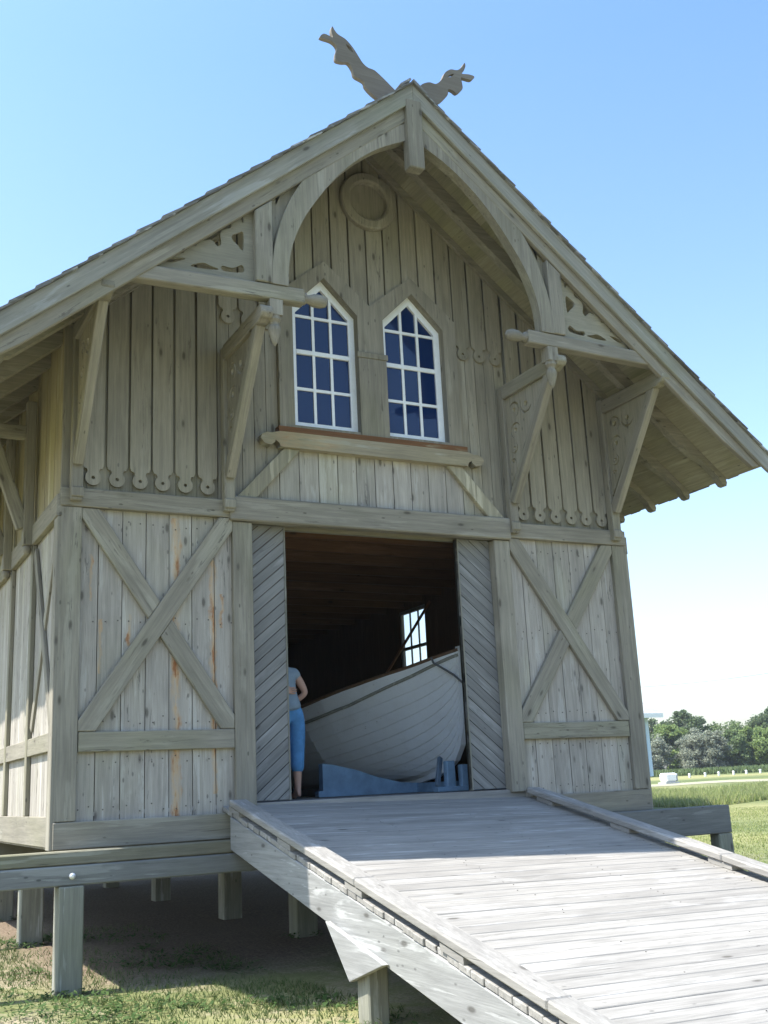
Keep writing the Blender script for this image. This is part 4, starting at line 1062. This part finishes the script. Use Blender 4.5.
# marker posts
names = ['first white marker post, nearest the white box on the far lawn', 'second white marker post on the far lawn from the white box', 'third white marker post along the far lawn', 'fourth white marker post on the lawn, middle of the row', 'fifth white marker post counted from the white box', 'sixth white marker post, next to last towards the right edge', 'last white marker post at the right end of the row']
for i, (a, lab) in enumerate(zip((42.55, 43.3, 43.95, 44.65, 45.25, 45.9, 46.35), names)):
    x, y = at(a, 93 + i * .9); h = .26
    mk = thing('marker_post', lab, 'marker post', (x, y, gz(x, y)), 'white marker posts on the far lawn')
    m = MB(); m.box(-.075, .075, -.06, .06, 0, h); m.build('post', wm, mk, .01)
    m = MB(); m.prism([(-.095, h), (.095, h), (.08, h + .04), (0, h + .07), (-.08, h + .04)], -.075, .075); m.build('cap', wm, mk)
# overhead wire
m = MB(); prev = None
for i in range(25):
    a = 36 + i * .6; x, y = at(a, 60); zz = 6.05 - .3 * math.sin(math.pi * i / 24) + .02 * i
    if prev: m.tube(prev, (x, y, zz), .016, .016, 5)
    prev = (x, y, zz)
tag(m.build('overhead_wire', plain('wire_grey', (.35, .36, .38), .6)), 'thin grey overhead wire crossing the pale sky above the trees', 'wire')

# trees and shrubs
def leafmat(nm, a, b, c): return blade_mat(nm, a, b, c)
LM = dict(dark=leafmat('leaf_dark', (.075, .115, .055), (.11, .15, .07), (.15, .19, .09)),
          green=leafmat('leaf_green', (.13, .19, .06), (.19, .26, .08), (.26, .32, .12)),
          grey=leafmat('leaf_grey', (.20, .22, .16), (.26, .28, .21), (.33, .345, .26)),
          mid=leafmat('leaf_mid', (.11, .16, .06), (.15, .205, .08), (.20, .25, .11)))
bark = plain('bark', (.12, .10, .08), .95, .4, 10)
def tree(name, label, cat, ang, d, h, w, kind, seed, low=.12, dens=1.0, lf=.13):
    r_ = np.random.default_rng(seed); x, y = at(ang, d)
    T = thing(name, label, cat, (x, y, gz(x, y)), 'trees and shrubs along the far edge of the field')
    m = MB(); top = Vector((r_.uniform(-.3, .3), r_.uniform(-.3, .3), h * .62)); m.tube((0, 0, -.1), top * .5, .05 * h * .5, .03 * h * .5, 8); m.tube(top * .5, top, .03 * h * .5, .012 * h * .5, 7)
    cl = []; n = int(60 * dens) + 6
    for k in range(n):
        u = r_.normal(size=3); u /= np.linalg.norm(u); rr = r_.uniform(.3, 1.15) ** .6
        c = np.array([u[0] * w / 2 * rr * .85, u[1] * w / 2 * rr * .85, h * (low + .5 * (1 - low)) + u[2] * h * .5 * (1 - low) * rr * .9])
        cl.append((c, r_.uniform(.08, .24) * min(w, h) * .5))
        if k % 4 == 0: m.tube(tuple(top * r_.uniform(.3, .9)), tuple(c), .012 * h * .5, .004 * h * .5, 5)
    m.build('trunk', bark, T)
    V = []
    for c, r0 in cl:
        k = int(120 * dens); u = r_.normal(size=(k, 3)); u /= np.linalg.norm(u, axis=1)[:, None]; rad = r0 * r_.uniform(.4, 1.5, k)[:, None]
        p = c + u * rad * np.array([1.15, 1.15, .85]); p[:, 2] = np.maximum(p[:, 2], .05)
        a = r_.normal(size=(k, 3)); a /= np.linalg.norm(a, axis=1)[:, None]; b = np.cross(a, r_.normal(size=(k, 3))); b /= np.linalg.norm(b, axis=1)[:, None]
        sz = (lf * r_.uniform(.6, 1.3, k))[:, None]; a *= sz; b *= sz * .6
        V.append(np.stack([p - a, p - b, p + a, p + b], 1))
    V = np.concatenate(V).reshape(-1, 3)
    o = bpy.data.objects.new('crown', tri_mesh('crown', V, LM[kind], 4)); COL.objects.link(o); o.parent = T
D = 112
tree('broadleaf_tree', 'tallest round-topped tree rising above the middle of the far hedge', 'tree', 42.75, 124, 6.9, 4.4, 'dark', 1, .35, 1.1)
tree('broadleaf_tree', 'dark tree behind the grey shrub at the left end of the far hedge', 'tree', 41.2, 124, 6.0, 5.2, 'dark', 2, .2, 1.1)
tree('broadleaf_tree', 'dark tree peeping over the right end of the far hedge at the photo edge', 'tree', 46.6, 122, 6.3, 4.6, 'dark', 3, .25, 1.1)
tree('broadleaf_tree', 'low dark tree between the tallest tree and the right end tree', 'tree', 44.1, 124, 5.1, 4.6, 'mid', 4, .2, 1.1)
tree('broadleaf_tree', 'mid green tree left of the dark tree at the photo edge', 'tree', 45.3, 123, 5.3, 4.4, 'mid', 5, .2, 1.1)
tree('broadleaf_tree', 'dark tree hidden mostly behind the pale house', 'tree', 39.8, 123, 6.2, 5.2, 'mid', 6, .2, 1)
tree('shrub', 'grey-leaved round shrub beside the pale house, front of the hedge', 'shrub', 40.95, 108, 3.7, 3.6, 'grey', 11, .0, 1.1, .10)
tree('shrub', 'bright green shrub between the two grey shrubs', 'shrub', 41.8, 113, 5.0, 3.8, 'green', 12, .0, 1.2)
tree('shrub', 'large silvery grey shrub in the middle of the hedge front', 'shrub', 42.9, 108, 4.1, 3.8, 'grey', 13, .0, 1.3, .10)
tree('shrub', 'smaller silvery shrub leaning against the large silvery one on its right', 'shrub', 43.85, 107.5, 4.0, 3.0, 'grey', 14, .0, 1.2, .10)
tree('shrub', 'dark leafy shrub right of the silvery shrubs', 'shrub', 44.75, 110, 4.0, 3.4, 'mid', 15, .0, 1.2)
tree('shrub', 'bright green shrub near the right edge of the photo', 'shrub', 45.75, 112, 4.4, 3.4, 'green', 16, .0, 1.2)
tree('shrub', 'low green shrub at the far right edge of the hedge', 'shrub', 46.7, 110, 4.1, 3.6, 'green', 17, .0, 1.1)
tree('shrub', 'green shrub beyond the right edge, outermost of the hedge', 'shrub', 48.0, 111, 5.0, 4.2, 'mid', 18, .0, 1)
tree('shrub', 'grey-green shrub hidden behind the pale house', 'shrub', 39.7, 111, 4.4, 4.0, 'mid', 19, .0, 1)
# ragged undergrowth at the hedge foot
ang = rng.uniform(R(37), R(52), 16000); dd = rng.uniform(103, 107, 16000)
X = CX + dd * np.sin(ang); Y = CY + dd * np.cos(ang); Z = np.array([gz(a, b) for a, b in zip(X, Y)])
tag(blades('undergrowth', np.stack([X, Y, Z], 1), .15, .7, .09, LM['mid'], .9), 'ragged low undergrowth along the foot of the far hedge', 'undergrowth', kind='stuff')

# air over the field
hz = MB(); hz.box(-180, 180, -60, 300, -3, 12); hm = bpy.data.materials.new('haze_air'); hm.use_nodes = True; hn = hm.node_tree; hn.nodes.clear()
ho = hn.nodes.new('ShaderNodeOutputMaterial'); hv = hn.nodes.new('ShaderNodeVolumePrincipled'); hv.inputs['Color'].default_value = (.86, .93, 1, 1); hv.inputs['Density'].default_value = .0004; hv.inputs['Anisotropy'].default_value = .2
hn.links.new(hv.outputs[0], ho.inputs['Volume']); tag(hz.build('haze', hm), 'thin pale summer haze lying over the field', 'haze', kind='stuff')
